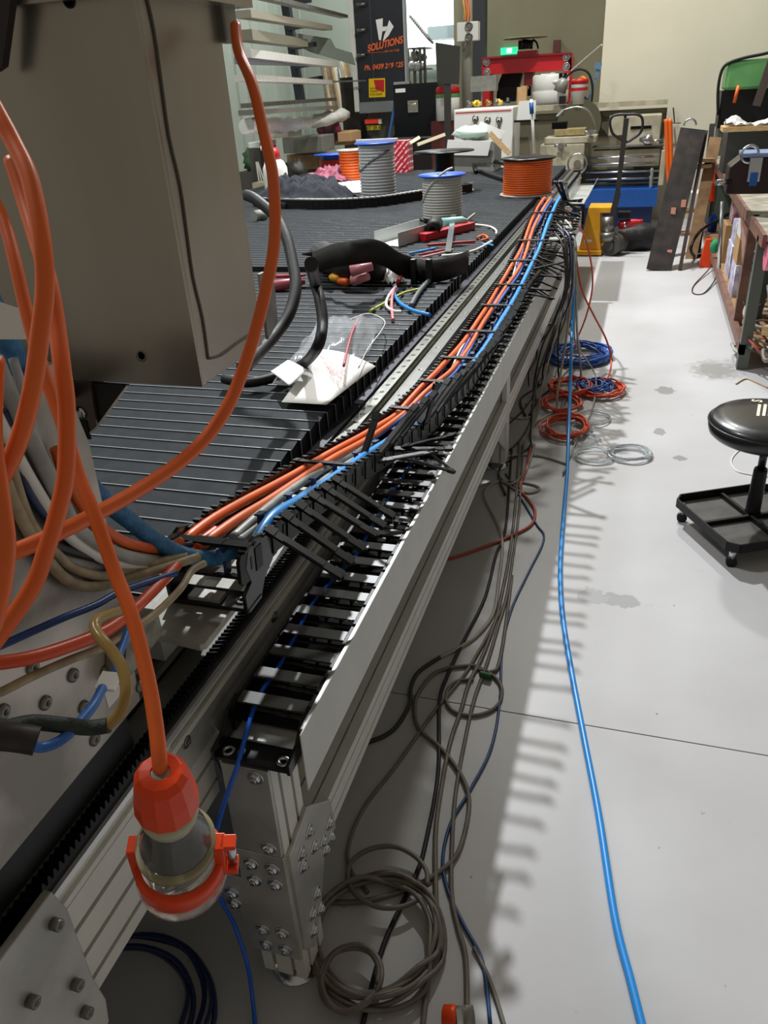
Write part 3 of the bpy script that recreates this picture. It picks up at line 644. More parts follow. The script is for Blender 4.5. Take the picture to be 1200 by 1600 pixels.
fl('grey_cable','grey brown floor cable, left one of the long pair',[(812,690),(806,783),(796,867),(783,933),(775,967),(754,1025),(733,1067),(721,1108),(704,1158),(690,1230),(681,1300),(681,1392),(683,1454),(671,1517),(660,1610)],.006,GREYC)
fl('grey_cable','grey brown floor cable, right one of the long pair',[(818,690),(812,790),(803,860),(792,930),(778,980),(760,1040),(742,1090),(728,1150),(712,1240),(706,1330),(706,1400),(716,1450),(728,1500),(730,1610)],.0055,GREYC)
fl('grey_cable','grey floor cable making a wide arc back to the front leg',[(800,900),(783,1083-60),(767,1050),(737,1040),(683,1050),(654,1083),(648,1108),(656,1140),(687,1167),(721,1212),(733,1258),(717,1329),(687,1362),(642,1387),(571,1408),(508,1410)],.006,GREYC)
fl('grey_cable','grey cable ring with a green plug beside the floor joint',[(740,1062),(715,1064),(700,1078),(698,1098),(712,1113),(740,1118),(768,1110),(783,1092),(782,1070),(765,1052),(740,1044)],.0055,GREYC)
fl('grey_cable','thin grey floor cable slanting from the joint to lower left',[(790,940),(735,1040),(680,1110),(620,1195),(570,1260),(545,1320),(548,1360),(575,1395)],.005,GREYC)
fl('navy_cable','thin navy cable weaving along the edge of the shadow',[(790,740),(804,762),(837,817),(850,842),(825,896),(800,950),(785,1012),(781,1096),(767,1170),(733,1237),(704,1287),(692,1342),(700,1392),(725,1446),(754,1504),(766,1600)],.0042,M('navy_floor_cable','1d4272',.4))
fl('red_cable','red cable bending across the shaded floor beneath the table',[(829,700),(820,740),(812,762),(828,784),(836,800),(830,820),(800,837),(758,854),(700,873),(640,880)],.0062,M('dull_red_cable','b04432',.45))
fl('green_plug','small green plug lying on the grey cable ring',[(750,1053,.012),(758,1055,.012),(768,1058,.012)],.010,M('dark_green_plastic','1f5a34',.5),None,'plug')
fl('grey_cable','pale grey cable along the shadow edge near the bottom coil',[(740,1480),(760,1520),(775,1560),(790,1610)],.0045,GREYC)
# coils: rings in the plane of the floor
def coil(name,label,c,rx,ry,turns,r,mat,seed,z0=.006,cat='cable coil',jit=.06,lead=()):
    rd=random.Random(seed); pts=[]; n=12
    for t in range(turns):
        a0=rd.uniform(0,.5); f=1+rd.uniform(-jit,jit); ox,oy=rd.uniform(-jit,jit)*rx,rd.uniform(-jit,jit)*ry
        for k in range(n):
            a=2*PI*k/n; pts.append(V((c[0]+ox+rx*f*math.cos(a),c[1]+oy+ry*f*math.sin(a),z0+r+rd.uniform(0,1)*r*min(turns,6)*.9)))
    pts+= [V(p) for p in lead]
    return cable(name,label,pts,r,mat,6,4,cat)
coil('cable_coil','big grey brown cable coil on the floor beside the front leg',(-.385,.905,0),.125,.13,7,.0055,GREYC,1,jit=.10)
coil('cable_coil','small tight grey coil inside the big coil by the leg',(-.40,.80,0),.055,.06,3,.0055,GREYC,2,.02)
coil('cable_coil','single wide grey loop overlapping the top of the big coil',(-.395,1.03,0),.09,.075,1,.0058,GREYC,3,.02)
p=az(235,1590,0); coil('cable_coil','dark navy cable coil in the shade under the main beam',(p.x-.05,p.y,0),.16,.13,5,.0055,NAVY,4,jit=.12)
coil('cable_coil','thick royal blue cable coil lying farthest up the floor',(-.28,4.86,0),.16,.17,16,.007,BLUM,5,jit=.16)
coil('cable_coil','upper orange cable coil wound round the hanging cables',(-.29,4.25,0),.11,.12,6,.0065,ORGR,6,jit=.12)
p=az(935,612,0); coil('cable_coil','orange and blue cable ring at the right of the coils',(p.x+.01,p.y,0),.12,.13,5,.006,ORGR,7,jit=.1)
coil('cable_coil','small blue cable bundle inside the orange and blue ring',(p.x-.03,p.y,0),.07,.07,9,.005,BLUM,8,jit=.35,z0=.02)
p=az(880,636,0); coil('cable_coil','third orange coil behind the blue hose, over the shadow',(p.x,p.y,0),.1,.11,4,.006,ORGR,9,jit=.12)
coil('cable_coil','lowest orange coil flattened beside the blue hose',(-.26,3.67,0),.105,.13,6,.0062,ORGR,10,jit=.15)
p=az(984,712,0); coil('clear_coil','right ring of clear tubing on the bright floor',(p.x,p.y,0),.085,.08,5,.004,CLR,11,jit=.12,cat='tubing coil')
p=az(928,714,0); coil('clear_coil','left ring of clear tubing beside the blue hose',(p.x,p.y,0),.085,.08,3,.0035,CLR,12,jit=.12,cat='tubing coil')
for i,(q,rx,s_,lb) in enumerate((((915,690),.06,13,'loose clear tubing curl just above the left clear ring'),((925,655),.075,14,'clear tubing curls between orange coil and clear rings'),((905,672),.05,15,'small clear tubing loop touching the lowest orange coil'))):
    p=az(*q,0); coil('clear_coil',lb,(p.x,p.y,0),rx,rx*1.1,3,.0035,CLR,s_,jit=.2,cat='tubing coil')
# cables hanging from the chain's far end
rg=random.Random(11)
hm=[(GREYL,'light grey'),(DARKC,'charcoal'),(GREYC,'grey brown'),(NAVY,'navy'),(SILV,'silver')]
specs=[((893,375),(850,545),(842,640),0),((888,370),(860,500),(846,600),1),((895,365),(885,520),(868,640),0),((884,380),(852,500),(832,620),1),((890,372),(873,510),(856,580),2),((897,368),(905,500),(903,560),0),((880,388),(836,560),(826,700),1),((892,380),(868,470),(858,560),3),((899,380),(912,520),(905,600),4),((886,365),(878,470),(880,560),2),((895,350),(890,470),(870,600),1),((882,372),(848,470),(838,560),1)]
for i,(a,b,c,m) in enumerate(specs):
    mt,nm=hm[m]; pa=az(a[0],a[1],.80+.02*(i%4)); pc_=az(c[0],c[1],.008); pb=(pa+pc_)/2; pb=V((pb.x+rg.uniform(-.03,.04),pb.y+rg.uniform(-.25,.1),.33))
    kind=('thicker','thinner')[i%2]
    cable('hanging_cable',f'{nm} cable hanging from the far bend of the chain to the floor',[pa+V((-.05,.1,.05)),pa,V((pa.x+.02,pa.y-.05,.62)),pb,V((pc_.x,pc_.y+.05,.08)),pc_,pc_+V((-.05+rg.uniform(-.05,.05),-.25,0)),pc_+V((rg.uniform(-.1,.05),-.5,0))],.0048+.001*(i%3),mt,6,5,group=f'{nm} cables hanging from the chain bend')
P9=lambda x,y,z:az(x,y,z)
cable('orange_cable','orange cable bowing out right from the chain bend to the coils',[P9(880,330,.88),P9(895,343,.86),P9(912,366,.75),P9(922,401,.6),P9(926,444,.42),P9(918,487,.25),P9(904,524,.1),P9(885,560,.02)],.0055,ORGR)
cable('orange_cable','orange cable crossing down to the orange and blue ring',[P9(893,372,.78),P9(899,395,.7),P9(909,452,.5),P9(929,495,.33),P9(947,530,.18),P9(955,562,.06),P9(950,590,.02),P9(930,613,.02)],.0055,ORGR)
cable('grey_cable','grey cable swinging right in a loop above the clear tubing',[P9(897,390,.72),P9(900,450,.5),P9(898,530,.2),P9(915,560,.12),P9(931,590,.05),P9(925,640,.01),P9(900,690,.01),P9(880,740,.01)],.0045,GREYL)
fl('grey_cable','pale loop of cable beneath the table at the second leg',[(790,650),(815,655),(830,650),(840,632),(832,622),(822,632)],.0045,GREYL)
fl('black_cable','thin black cable drooping behind the second leg',[(846,500,.3),(828,560,.2),(826,600),(830,650),(810,690),(780,710),(745,700)],.004,DARKC)
fl('grey_cable','looped grey cable on the floor beside the second leg',[(690,770),(730,765),(765,755),(800,752),(835,758),(842,765),(825,770),(800,762),(780,740),(790,715),(840,712),(885,725)],.0055,GREYL)
# orange plug at bottom edge
pp=T('orange_plug','orange plug with clear shell lying at the bottom edge of the floor','plug',az(705,1590,0))
a=az(690,1588,.024); b=az(712,1590,.024); c=az(740,1588,.022)
O('plug_body',MB().lathe([(.010,0),(.02,.003),(.022,.02),(.022,(b-a).length)],a,b-a,12),ORGS,pp); O('clear_shell',MB().cyl(b,c,.019,16),CLEARP,pp)
# foot curved pipe end
# ================================================================ STOOL
st=T('rolling_stool','black padded rolling mechanic stool with tool tray base','stool',(.50,2.79,0))
sc=V((.505,2.80,0)); seatz=.47
PADM=M('black_vinyl','131417',.3,0,.15,30,coat=.2)
mb=MB().lathe([(.02,-.015),(.185,-.012),(.198,0),(.203,.02),(.2,.045),(.19,.058),(.15,.066),(.08,.070),(0,.071)],sc+Z_*(seatz-.06),Z_,48); O('seat',mb,PADM,st)
O('piping',MB().tube([sc+V((math.cos(a)*.2035,math.sin(a)*.2035,seatz-.02)) for a in [2*PI*k/24 for k in range(24)]],.003,6,3,True),PADM,st)
O('post',MB().cyl(sc+Z_*.24,sc+Z_*(seatz-.07),.014,16),BLKG,st); O('post_sleeve',MB().lathe([(.03,.09),(.026,.1),(.024,.26),(.022,.27)],sc,Z_,20),BLK,st)
cs=[az(1054,788,.11),az(1060,781,.11),az(1150,763,.11),None]
A=V((.225,2.85,0)); B=V((.41,2.50,0)); e1_=(B-A); n1=V((e1_.y*-1,e1_.x,0)).normalized()
L1=e1_.length; e1_.normalize()
def trayp(u0,v0): return A+e1_*u0+n1*v0
WT=.40
chm=.03
pg=[(chm,0),(L1-chm,0),(L1,chm),(L1,WT-chm),(L1-chm,WT),(chm,WT),(0,WT-chm),(0,chm)]
mb=MB().prism(pg,A+Z_*.07,e1_,n1,(0,0,.004)); O('tray_floor',mb,M('dusty_black_tray','4a4843',.6,0,.4,12),st)
mb=MB()
for i in range(8):
    a,b=pg[i],pg[(i+1)%8]; mb.bar(trayp(*a)+Z_*.088,trayp(*b)+Z_*.088,.006,.034)
O('tray_rim',mb,BLK,st)
ctr=trayp(L1/2,WT/2)
mb=MB().bar(trayp(0,WT/2)+Z_*.082,trayp(L1,WT/2)+Z_*.082,.012,.02).bar(trayp(L1/2,0)+Z_*.082,trayp(L1/2,WT)+Z_*.082,.012,.02); O('tray_divider',mb,BLK,st)
for a,b in((.03,.03),(L1-.03,.03),(.03,WT-.03),(L1-.03,WT-.03)):
    p=trayp(a,b); cs_=O('caster',MB().cyl(p+V((0,-.010,.019)),p+V((0,.010,.019)),.019,16),BLK,st); O('caster_stem',MB().cyl(p+Z_*.036,p+Z_*.072,.013,12),STEEL,cs_)
    O('corner_bolt',MB().lathe([(.009,0),(.009,.004),(.004,.008)],p+Z_*.074,Z_,12),STEEL,st)
LET=M('cream_lettering','e8e2c8',.5)
def text(body,loc,right,up,size,mat,parent=None,name='lettering',shear=0,ext=.0006,bold=0,sx=1,**k):
    cu=bpy.data.curves.new(name,'FONT'); cu.body=body; cu.size=size; cu.extrude=ext; cu.shear=shear; cu.offset=bold; cu.align_x='LEFT'
    tmp=bpy.data.objects.new('t',cu); me=bpy.data.meshes.new_from_object(tmp); bpy.data.objects.remove(tmp); me.materials.clear(); me.materials.append(mat)
    r_,u2=V(right).normalized(),V(up).normalized(); n2=r_.cross(u2)
    me.transform(Matrix(((r_.x*sx,u2.x,n2.x,0),(r_.y*sx,u2.y,n2.y,0),(r_.z*sx,u2.z,n2.z,0),(0,0,0,1))))
    return link(name,me,loc,parent,**k)
zs=seatz+.0125
# lettering on seat: bars and S
for i in range(4):
    a=az(1184+i*6,629+i*1.5,zs); b=az(1183+i*7,651+i*1.5,zs); 
    if i<3: O('printed_stripe',MB().bar(az(1187+i*9,632,zs-.002),az(1184+i*9,650,zs-.002),.010,.002),LET,st)
text('S',az(1190,629,zs-.001),V((.25,1,0)),V((-1,.25,0)),.05,LET,st,bold=.001)
# ================================================================ RIGHT BENCH
BXE=.62
bn=T('work_bench','steel frame work bench loaded with clutter along the right side','workbench',(1.0,7,0))
zt=ax(1188,362,BXE).z
zt=min(max(zt,.70),.95)
boxp('bench_top',(BXE+.02,4.6,zt-.03),(1.7,9.3,zt),M('worn_grey_bench','a29c8e',.6,0,.3,8,h2='7c7464'),bn)
O('front_angle',MB().box((BXE,4.6,zt-.06),(BXE+.02,9.3,zt+.005)),DKRED,bn)
zl=ax(1120,430,BXE).z
zl=min(max(zl,.05),.3)
boxp('lower_rail',(BXE,4.75,zl-.03),(BXE+.03,9.3,zl+.03),DKRED,bn); boxp('lower_shelf',(BXE+.03,4.8,zl-.03),(1.7,9.3,zl),PLYW,bn)
for y in(4.75,9.2):
    boxp('leg',(BXE,y,0),(BXE+.06,y+.06,zt-.03),M('bench_leg_grey','5a5f58',.5,.3),bn)
    boxp('leg',(1.6,y,0),(1.66,y+.06,zt-.03),MT['bench_leg_grey'],bn)
O('corner_brace',MB().bar((BXE+.03,5.9,zt-.02),(BXE+.03,5.3,zt-.3),.05,.02).bar((BXE+.03,5.3,zl),(BXE+.03,5.3,zt),.06,.05),DKRED,bn)
# vise
vs_=T('bench_vise','dark bench vise with blue cap and steel handle bar','vise',(.75,5.5,zt))
Y5=5.3
def Q(x,y,Y=Y5): return ay(x,y,Y)
p=Q(1136,290); q=Q(1200,250)
mb=MB().prism([(0,0),(.30,0),(.30,.16),(.22,.20),(.06,.20),(.0,.15)],(p.x,Y5,p.z-.05),X_,Z_,(0,.22,0)); O('body',mb,MAROON,vs_,.008)
O('jaw_cap',MB().box((p.x+.06,Y5-.02,p.z+.15),(p.x+.34,Y5+.24,p.z+.172)),M('pale_blue_steel','7f93b8',.35,.4),vs_,.004)
O('clevis',MB().box((p.x+.10,Y5-.03,p.z+.02),(p.x+.17,Y5,p.z+.15)),STEEL,vs_,.004)
O('blue_screw_cap',MB().box((p.x+.115,Y5-.045,p.z+.0),(p.x+.155,Y5-.03,p.z+.07)),BLUE,vs_)
O('handle_bar',MB().cyl(Q(1127,312)+V((0,-.08,0)),Q(1122,415)+V((0,-.08,0)),.011,12),STEEL,vs_)
O('spindle',MB().cyl(Q(1118,283)+V((0,-.08,0)),Q(1140,283),.016,14),STEEL,vs_)
O('ring',MB().tube([Q(1172,238)+V((math.cos(a)*.045,0,math.sin(a)*.045-.01)) for a in [2*PI*k/16 for k in range(16)]],.008,8,3,True),STEEL,vs_)
# board with wrapped parcels on a stand at back of bench
boxp('timber_board',(.55,7.2,1.115),(1.05,7.5,1.15),WOOD,label='short timber board with a plastic wrapped parcel on top',cat='board')
boxp('black_cabinet',(.62,7.55,zt+.001),(1.0,8.0,1.115),M('dark_cabinet','2b2e2d',.5),label='dark metal cabinet standing on the bench under the board',cat='cabinet')
mb=MB(); rd=random.Random(5)
vs=[];N=14
for i in range(N):
    for j in range(8):
        vs.append(V((.57+i*.035,7.22+j*.035,1.155+ .05*math.sin(i*.7+.4)*math.sin(j*.5+.3)**2+rd.uniform(0,.03)+(.12 if i>10 else 0)*(1-abs(j-4)/5))))
fs=[(i*8+j,(i+1)*8+j,(i+1)*8+j+1,i*8+j+1) for i in range(N-1) for j in range(7)]
mb.add(vs,fs); o=O('plastic_parcel',mb,M('crumpled_white_film','e4e4e4',.25,0,trans=.2),label='crumpled white plastic film lying on the timber board',cat='plastic film'); o.modifiers.new('s','SOLIDIFY').thickness=.004
# stacks of paper / panels
for i in range(9): 
    boxp('sheet_stack',(.93+rd.uniform(-.02,.02),6.6,zt+.001+i*.04),(1.5,7.1,zt+.038+i*.04),WHITEP,label=('lowest','second lowest','third lowest','fourth lowest','middle','fourth from the top','third from the top','second from the top','topmost')[min(i,8)]+' white panel in the stack behind the vise',cat='panel',group='white panels stacked on the bench')
for i in range(2): boxp('timber_offcut',(.68,6.3,zt+.001+i*.045),(1.0,6.6,zt+.04+i*.045),M('pale_timber','c8bc9c',.6,0,.2,12),label=('lower','upper')[i]+' pale timber offcut on the bench behind the vise',cat='timber')
# green machine behind
gm=T('green_machine','green sheet metal machine with black guard hoop in the right corner','machine',(1.3,9.2,0))
def G(x,y,Y=9.2): return ay(x,y,Y)
a=G(1138,98); b=G(1200,135); 
boxp('green_head',(a.x,9.2,b.z-.02),(a.x+1.2,9.7,a.z+.02),GREEN,gm,.03); boxp('black_panel',(a.x-.02,9.22,G(1138,200).z),(a.x+1.2,9.6,b.z-.02),BLK,gm)
boxp('machine_base',(a.x,9.25,0),(a.x+1.1,9.7,G(1138,200).z),M('grey_green_base','4e5a4e',.5,0,.2,8),gm)
O('guard_hoop',MB().tube([G(1122,180),G(1122,140),G(1128,110),G(1140,98),G(1165,90),G(1190,85),G(1210,80)],.014,8,5),RUB,gm)
O('diagonal_arm',MB().bar(G(1205,90)-Y_*.1,G(1180,165)-Y_*.1,.07,.04,Y_),M('brown_arm','4a3e3a',.5),gm)
O('orange_lever',MB().cyl(G(1145,160)-Y_*.15,G(1152,133)-Y_*.15,.016,10),ORG,gm)
# black post with orange base left of bench
O('black_post',MB().bar(az(1090,395,0)+Z_*.0,ay(1113,195,9.0),.05,.04,Y_),BLK,label='thin black post leaning at the far end of the bench',cat='post')
# orange guards
pA=az(1100,400,0)
O('orange_wedge',MB().prism([(0,0),(.11,0),(.07,.24),(.03,.24)],(BXE-.08,7.6,0),X_,Z_,(0,.08,0)),ORGS,label='orange wedge standing on the floor at the bench corner',cat='wedge')
O('orange_bracket',MB().prism([(0,0),(.08,.0),(.05,.28),(0,.28)],(BXE-.03,8.6,zt-.35),X_,Z_,(0,.05,0)),ORGS,label='orange panel under the bench top at its far end',cat='bracket')
# boxes on lower shelf
def shelfbox(x,y,z,w,d,h,mat,label,cat='box',name='carton'): 
    return boxp(name,(x,y,z),(x+w,y+d,z+h),mat,label=label,cat=cat)
PURB=M('purple_white_carton','8884a8',.6,0,.5,14,h2='d6d4de')
YB=M('yellow_blue_can','e0c010',.4,0,.5,30,h2='2030a0')
shelfbox(.69,6.6,zl,.2,.35,.24,PURB,'purple and white carton, lowest left on the shelf under the bench')
shelfbox(.70,6.62,zl+.241,.2,.3,.16,PURB,'purple carton topmost of the stack under the bench')
shelfbox(.92,6.7,zl,.25,.3,.28,CARD,'brown cardboard box deep on the lower bench shelf')
shelfbox(.68,7.2,zl,.24,.32,.30,CARD,'open brown carton farthest along the lower bench shelf')
shelfbox(.67,6.0,zl,.2,.3,.22,PURB,'purple and white carton nearest the tin on the bench shelf')
shelfbox(.67,6.02,zl+.221,.22,.3,.17,CARD,'brown carton sitting on the purple carton nearest the tin')
shelfbox(.67,6.05,zl+.392,.18,.25,.10,WHITEP,'small white box on top of the brown carton nearest the tin')
shelfbox(.72,7.25,zl+.301,.18,.25,.18,M('red_white_carton','b8a8a8',.6,0,.6,18,h2='8a3a4c'),'red and white printed carton at the far end of the shelf')
O('yellow_blue_tin',MB().box((.69,5.75,zl),(.76,5.82,zl+.34)).box((.695,5.755,zl+.34),(.755,5.815,zl+.36)),YB,label='narrow yellow and blue printed tin standing on the bench shelf',cat='tin')
O('blue_bottle',MB().lathe([(.045,0),(.047,.16),(.035,.2),(.015,.22),(.015,.24)],az(1110,372,.06)+V((.0,0,.0)),Z_,18),M('blue_water_bottle','1c3f8e',.2,0,trans=.3),label='blue water bottle hanging at the bench front',cat='bottle')
O('green_rag',MB().ell(ax(1117,385,.62),.04,.04,.06,12,8),M('green_rag_cloth','2a8a5a',.8,0,.3,20,.6,30),label='green rag tucked beside the blue bottle',cat='rag')
O('grey_bucket',MB().lathe([(.075,0),(.095,.30),(.1,.31),(.092,.31),(.075,.02)],(.74,5.5,zl+.001),Z_,24,False).lathe([(.075,0),(.075,.01)],(.74,5.5,zl+.001),Z_,24),M('galvanised_green_bucket','77807c',.45,.5,.2,10),label='dull green metal bucket at the near end of the shelf',cat='bucket')
def blob(name,label,c,rx,ry,rz,mat,seed,cat,amp=.25):
    rd=random.Random(seed); mb=MB().ell(c,rx,ry,rz,16,11)
    for i,v in enumerate(mb.v): 
        d=v-V(c); s_=1+amp*(math.sin(d.x*60+seed)*math.sin(d.y*55+seed*2)*math.cos(d.z*50))+rd.uniform(-amp,amp)*.35; mb.v[i]=V(c)+d*s_
    return O(name,mb,mat,label=label,cat=cat)
SILB=M('silver_bag','c2c4c6',.25,.5,.2,10)
blob('silver_bag','crumpled silver plastic bag upper of the two beside the bucket',(.88,5.15,zl+.42),.1,.09,.07,SILB,3,'bag')
blob('silver_bag','crumpled silver plastic bag lower of the two by the bucket',(.84,4.95,zl+.30),.1,.09,.09,SILB,4,'bag')
O('timber_block',MB().box((-.12,-.03,0),(.12,.03,.05),Matrix.Rotation(.9,3,'Z'),(.80,4.72,.24)),WOOD,label='short timber block on top of the scrap cable heap',cat='timber')
O('pink_reel',MB().cyl(ay(1207,395,4.6)-X_*.03,ay(1207,395,4.6)+X_*.06,.09,24),M('pink_plastic','e0708c',.4),label='pink rimmed reel half out of frame at the right edge',cat='reel')
O('clear_crate',MB().box((.72,5.0,.56),(1.2,5.4,.70)),M('smoky_plastic_crate','8a8c8c',.2,0,trans=.5),label='smoky plastic crate tucked under the bench top',cat='crate')
# scrap cable heap
rd=random.Random(21); cols=[GREYC,GREYL,SILV,DARKC,M('rust_cable','7a4a38',.6),GREYC,SILV,M('red_scrap','a0332c',.5)]
nm=['grey brown','light grey','silver','charcoal','rust brown','grey brown','silver','red']
for i in range(26):
    c=V((.82+rd.uniform(-.10,.22),4.75+rd.uniform(-.5,.45),.02+rd.uniform(0,.2))); R_=rd.uniform(.06,.16); a0=rd.uniform(0,6); pts=[]
    for k in range(8): a=a0+k*.75; pts.append(c+V((math.cos(a)*R_,math.sin(a)*R_*1.2,rd.uniform(-.01,.09)))); 
    pts=[V((max(p.x,.60),p.y,max(p.z,.012))) for p in pts]
    cable('scrap_cable',f'{nm[i%8]} cable offcut in the scrap heap under the bench',pts,rd.choice([.006,.009,.012,.005]),cols[i%8],6,4,group=f'{nm[i%8]} offcuts in the scrap heap')
cable('black_cable','thick black cable curling off the bench end toward the floor',[ay(1145,330,8),ay(1120,345,8),ay(1095,360,8),az(1080,385,.2),az(1085,400,.02),az(1105,396,.01)],.014,RUB)
fl('grey_cable','thin dark cable loop reaching onto the floor from the bench',[(1118,400,.1),(1108,420,.03),(1085,445),(1083,458),(1100,458),(1118,435,.03),(1122,410,.12)],.005,DARKC)
fl('white_cable','white wire loop on the floor behind the stool post',[(1185,690),(1160,700),(1143,718),(1150,735),(1175,742),(1200,745)],.003,WHITEP)
fl('tan_wire','tan twisted wire ends lying by the bench leg',[(1150,600),(1165,592),(1180,597),(1200,606)],.004,M('tan_wire_m','a88a60',.5))
# ================================================================ PALLET JACK
pj=T('pallet_jack','yellow pallet jack with tall black loop handle before the lathe','pallet jack',(-.3,8.15,0))
def J(x,y,Y=8.15): return ay(x,y,Y)
a=J(905,395); b=J(943,395)
mb=MB().prism([(J(903,404).x,.03),(J(938,404).x,.03),(J(938,333).x,J(938,333).z),(J(955,333).x,J(955,333).z),(J(955,324).x,J(955,324).z),(J(920,324).x,J(920,324).z)],(0,8.15,0),X_,Z_,(0,.30,0)); O('fork_head',mb,YEL,pj,.006)
O('fork',MB().box((J(903,404).x,8.45,.05),(J(938,404).x,9.2,.09)),YEL,pj); 
O('fork_foot',MB().box((J(901,404).x,8.10,.012),(J(939,404).x,8.42,.05)),YEL,pj)
O('link_arm',MB().bar(J(940,383),J(955,368),.03,.03,Y_),YEL,pj)
O('pump',MB().cyl(J(950,362),J(950,338),.06,18).cyl(J(950,375),J(950,362),.08,16),STEELD,pj)
wl=J(955,388); wl.z=.10
O('wheel',MB().cyl((wl.x-.02,8.12,.105),(wl.x+.06,8.30,.105),.105,24).cyl((wl.x-.03,8.10,.105),(wl.x-.02,8.12,.105),.05,16),M('grey_rubber_wheel','4c4a46',.6),pj)
O('draw_bar',MB().bar(J(955,345),J(966,300),.055,.04,Y_).bar(J(965,302),J(979,185),.045,.03,Y_),M('charcoal_paint','2c2b2a',.45),pj)
hp=[(966,215),(957,208),(953,192),(957,182),(968,179),(980,179),(995,179),(1003,184),(1004,198),(1000,208),(990,216),(978,222)]
O('loop_handle',MB().tube([J(x,y) for x,y in hp],.012,8,4,True),M('handle_black','1f1f20',.35),pj)
O('fork_plate',MB().box((J(912,378).x,8.145,J(912,378).z),(J(925,374).x,8.15,J(925,374).z)),WHITEP,pj)
# drill + bag
blob('black_bag','black tool bag slumped on the floor behind the pallet jack wheel',ay(990,378,8.4)+V((0,.1,.0)),.26,.16,.17,M('black_nylon_bag','1c1d20',.6,0,.2,20),6,'bag',.15)
dr=T('power_drill','red and black cordless drill resting on the black tool bag','drill',J(975,352,8.3))
O('motor_housing',MB().lathe([(.03,0),(.042,.02),(.04,.12),(.03,.17),(.02,.20),(.02,.23)],J(966,352,8.25),J(990,348,8.25)-J(966,352,8.25),16),RED,dr)
O('silver_band',MB().cyl(J(974,351,8.2),J(978,350.5,8.2),.03,12),STEEL,dr); O('battery',MB().box((J(965,342).x,8.2,J(965,342).z),(J(985,336).x,8.32,J(985,333).z)),BLK,dr)
# leaning black steel frame
fr=T('steel_channel','black painted steel channel leaning upright beside the bench','steel frame',(.2,7.55,0))
def K(x,y,Y=7.5): return ay(x,y,Y)
f0=az(1003,422,0); f1=az(1055,424,0); t0=ay(1068,198,7.9); t1=ay(1098,206,7.9)
fc0=(f0+f1)/2; tc0=(t0+t1)/2
mb=MB().bar(fc0,tc0,(f1-f0).length*.74,.03,Y_); O('channel_web',mb,M('black_frame_paint','252322',.5,0,.35,10,h2='3a302c'),fr)
mb=MB().bar(f1+V((.04,.05,0)),t1+V((.03,.05,0)),.05,.03,X_); O('channel_flange',mb,M('brown_primer','3d2a22',.55,0,.4,12),fr)
for q in((1046,396),(1052,330),(1068,318)): O('orange_sticker',MB().box((-.02,-.003,-.03),(.02,.003,.03),Matrix.Identity(3),ay(q[0],q[1],f0.y+(422-q[1])/225*.4-.02)),M('peach_sticker','d89a80',.6),fr)
O('lifting_eye',MB().tube([ay(1078,196,7.9)+V((math.cos(a)*.05,0,math.sin(a)*.05)) for a in [PI*k/8 for k in range(9)]],.008,8,3),STEEL,fr)
# ladder-like timber pallet behind
pt=T('timber_pallet','brown timber pallet standing on edge behind the black steel frame','pallet',(.45,8.2,0))
a0=az(1062,415,0)+V((0,.1,0)); 
O('stringer',MB().bar(ay(1078,410,8.0),ay(1118,215,8.3),.04,.10,X_),PLYW,pt); O('stringer',MB().bar(ay(1045,400,8.1),ay(1090,215,8.4),.04,.10,X_),PLYW,pt)
for (q,r_) in (((1072,408),(1090,408)),((1075,365),(1095,362)),((1082,330),(1100,325)),((1090,262),(1108,258)),((1080,250),(1112,250))): O('slat',MB().bar(ay(q[0]-12,q[1],8.2),ay(r_[0]+4,r_[1],8.2),.03,.12,Y_),PLYW,pt)
O('white_bucket',MB().lathe([(.14,0),(.17,.38),(.175,.39)],az(1108,372,0)+V((-.05,.6,0)),Z_,24),WHITEP,label='white plastic bucket standing behind the timber pallet',cat='bucket')
# ================================================================ LATHE
la=T('metal_lathe','cream metal lathe with tailstock on a blue base along the back wall','lathe',(-.6,9.9,0))
def LQ(x,y,Y=9.6): return ay(x,y,Y)
def lbox(name,x0,y0,x1,y1,Y,D,mat,bev=0,parent=la):
    a=LQ(x0,y1,Y); b=LQ(x1,y0,Y); return boxp(name,(a.x,Y,a.z),(b.x,Y+D,b.z),mat,parent,bev)
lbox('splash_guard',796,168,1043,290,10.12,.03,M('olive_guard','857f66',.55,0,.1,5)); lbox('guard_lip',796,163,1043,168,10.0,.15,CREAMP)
O('guard_shade',MB().box((LQ(800,175,10.1).x,10.09,LQ(800,190,10.1).z),(LQ(1040,170,10.1).x,10.12,LQ(1040,169,10.1).z)),M('olive_guard_shaded','6e6850',.6),la)  # darker olive strip below the lip, its shade put into the colour
a=LQ(1020,352); b=LQ(892,290); boxp('blue_chip_tray',(LQ(815,300).x,9.45,LQ(900,322).z),(LQ(1027,300).x,10.0,LQ(960,294).z),BLUE,la); boxp('blue_plinth',(LQ(830,300).x,9.6,.02),(LQ(1022,300).x,9.95,LQ(900,324).z),M('dark_blue_plinth','0c2a5a',.5),la)
lbox('bed_way',925,226,1038,232,9.6,.25,STEELD); lbox('bed_body',925,232,1032,262,9.65,.2,CREAMP)
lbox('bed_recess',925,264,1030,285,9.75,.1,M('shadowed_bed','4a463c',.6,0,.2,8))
for yy,r_ in((246,.014),(256,.012),(269,.013),(280,.013)): O('feed_rod',MB().cyl(LQ(915,yy+1,9.58),LQ(1030,yy-2,9.58),r_,12),STEEL,la)
lbox('end_bracket',1028,235,1042,290,9.55,.2,CREAMP,.005)
lbox('leg_cover',1013,262,1022,295,9.5,.06,STEEL,.02)
lbox('apron',842,224,914,268,9.5,.25,CREAMP,.01)
lbox('saddle',850,212,932,226,9.5,.35,CREAMP,.008)
lbox('cross_slide',866,200,915,213,9.55,.2,M('ochre_paint','a08f60',.5,0,.3,20),.005)
lbox('tool_post',862,190,886,202,9.55,.12,RACK,.004)
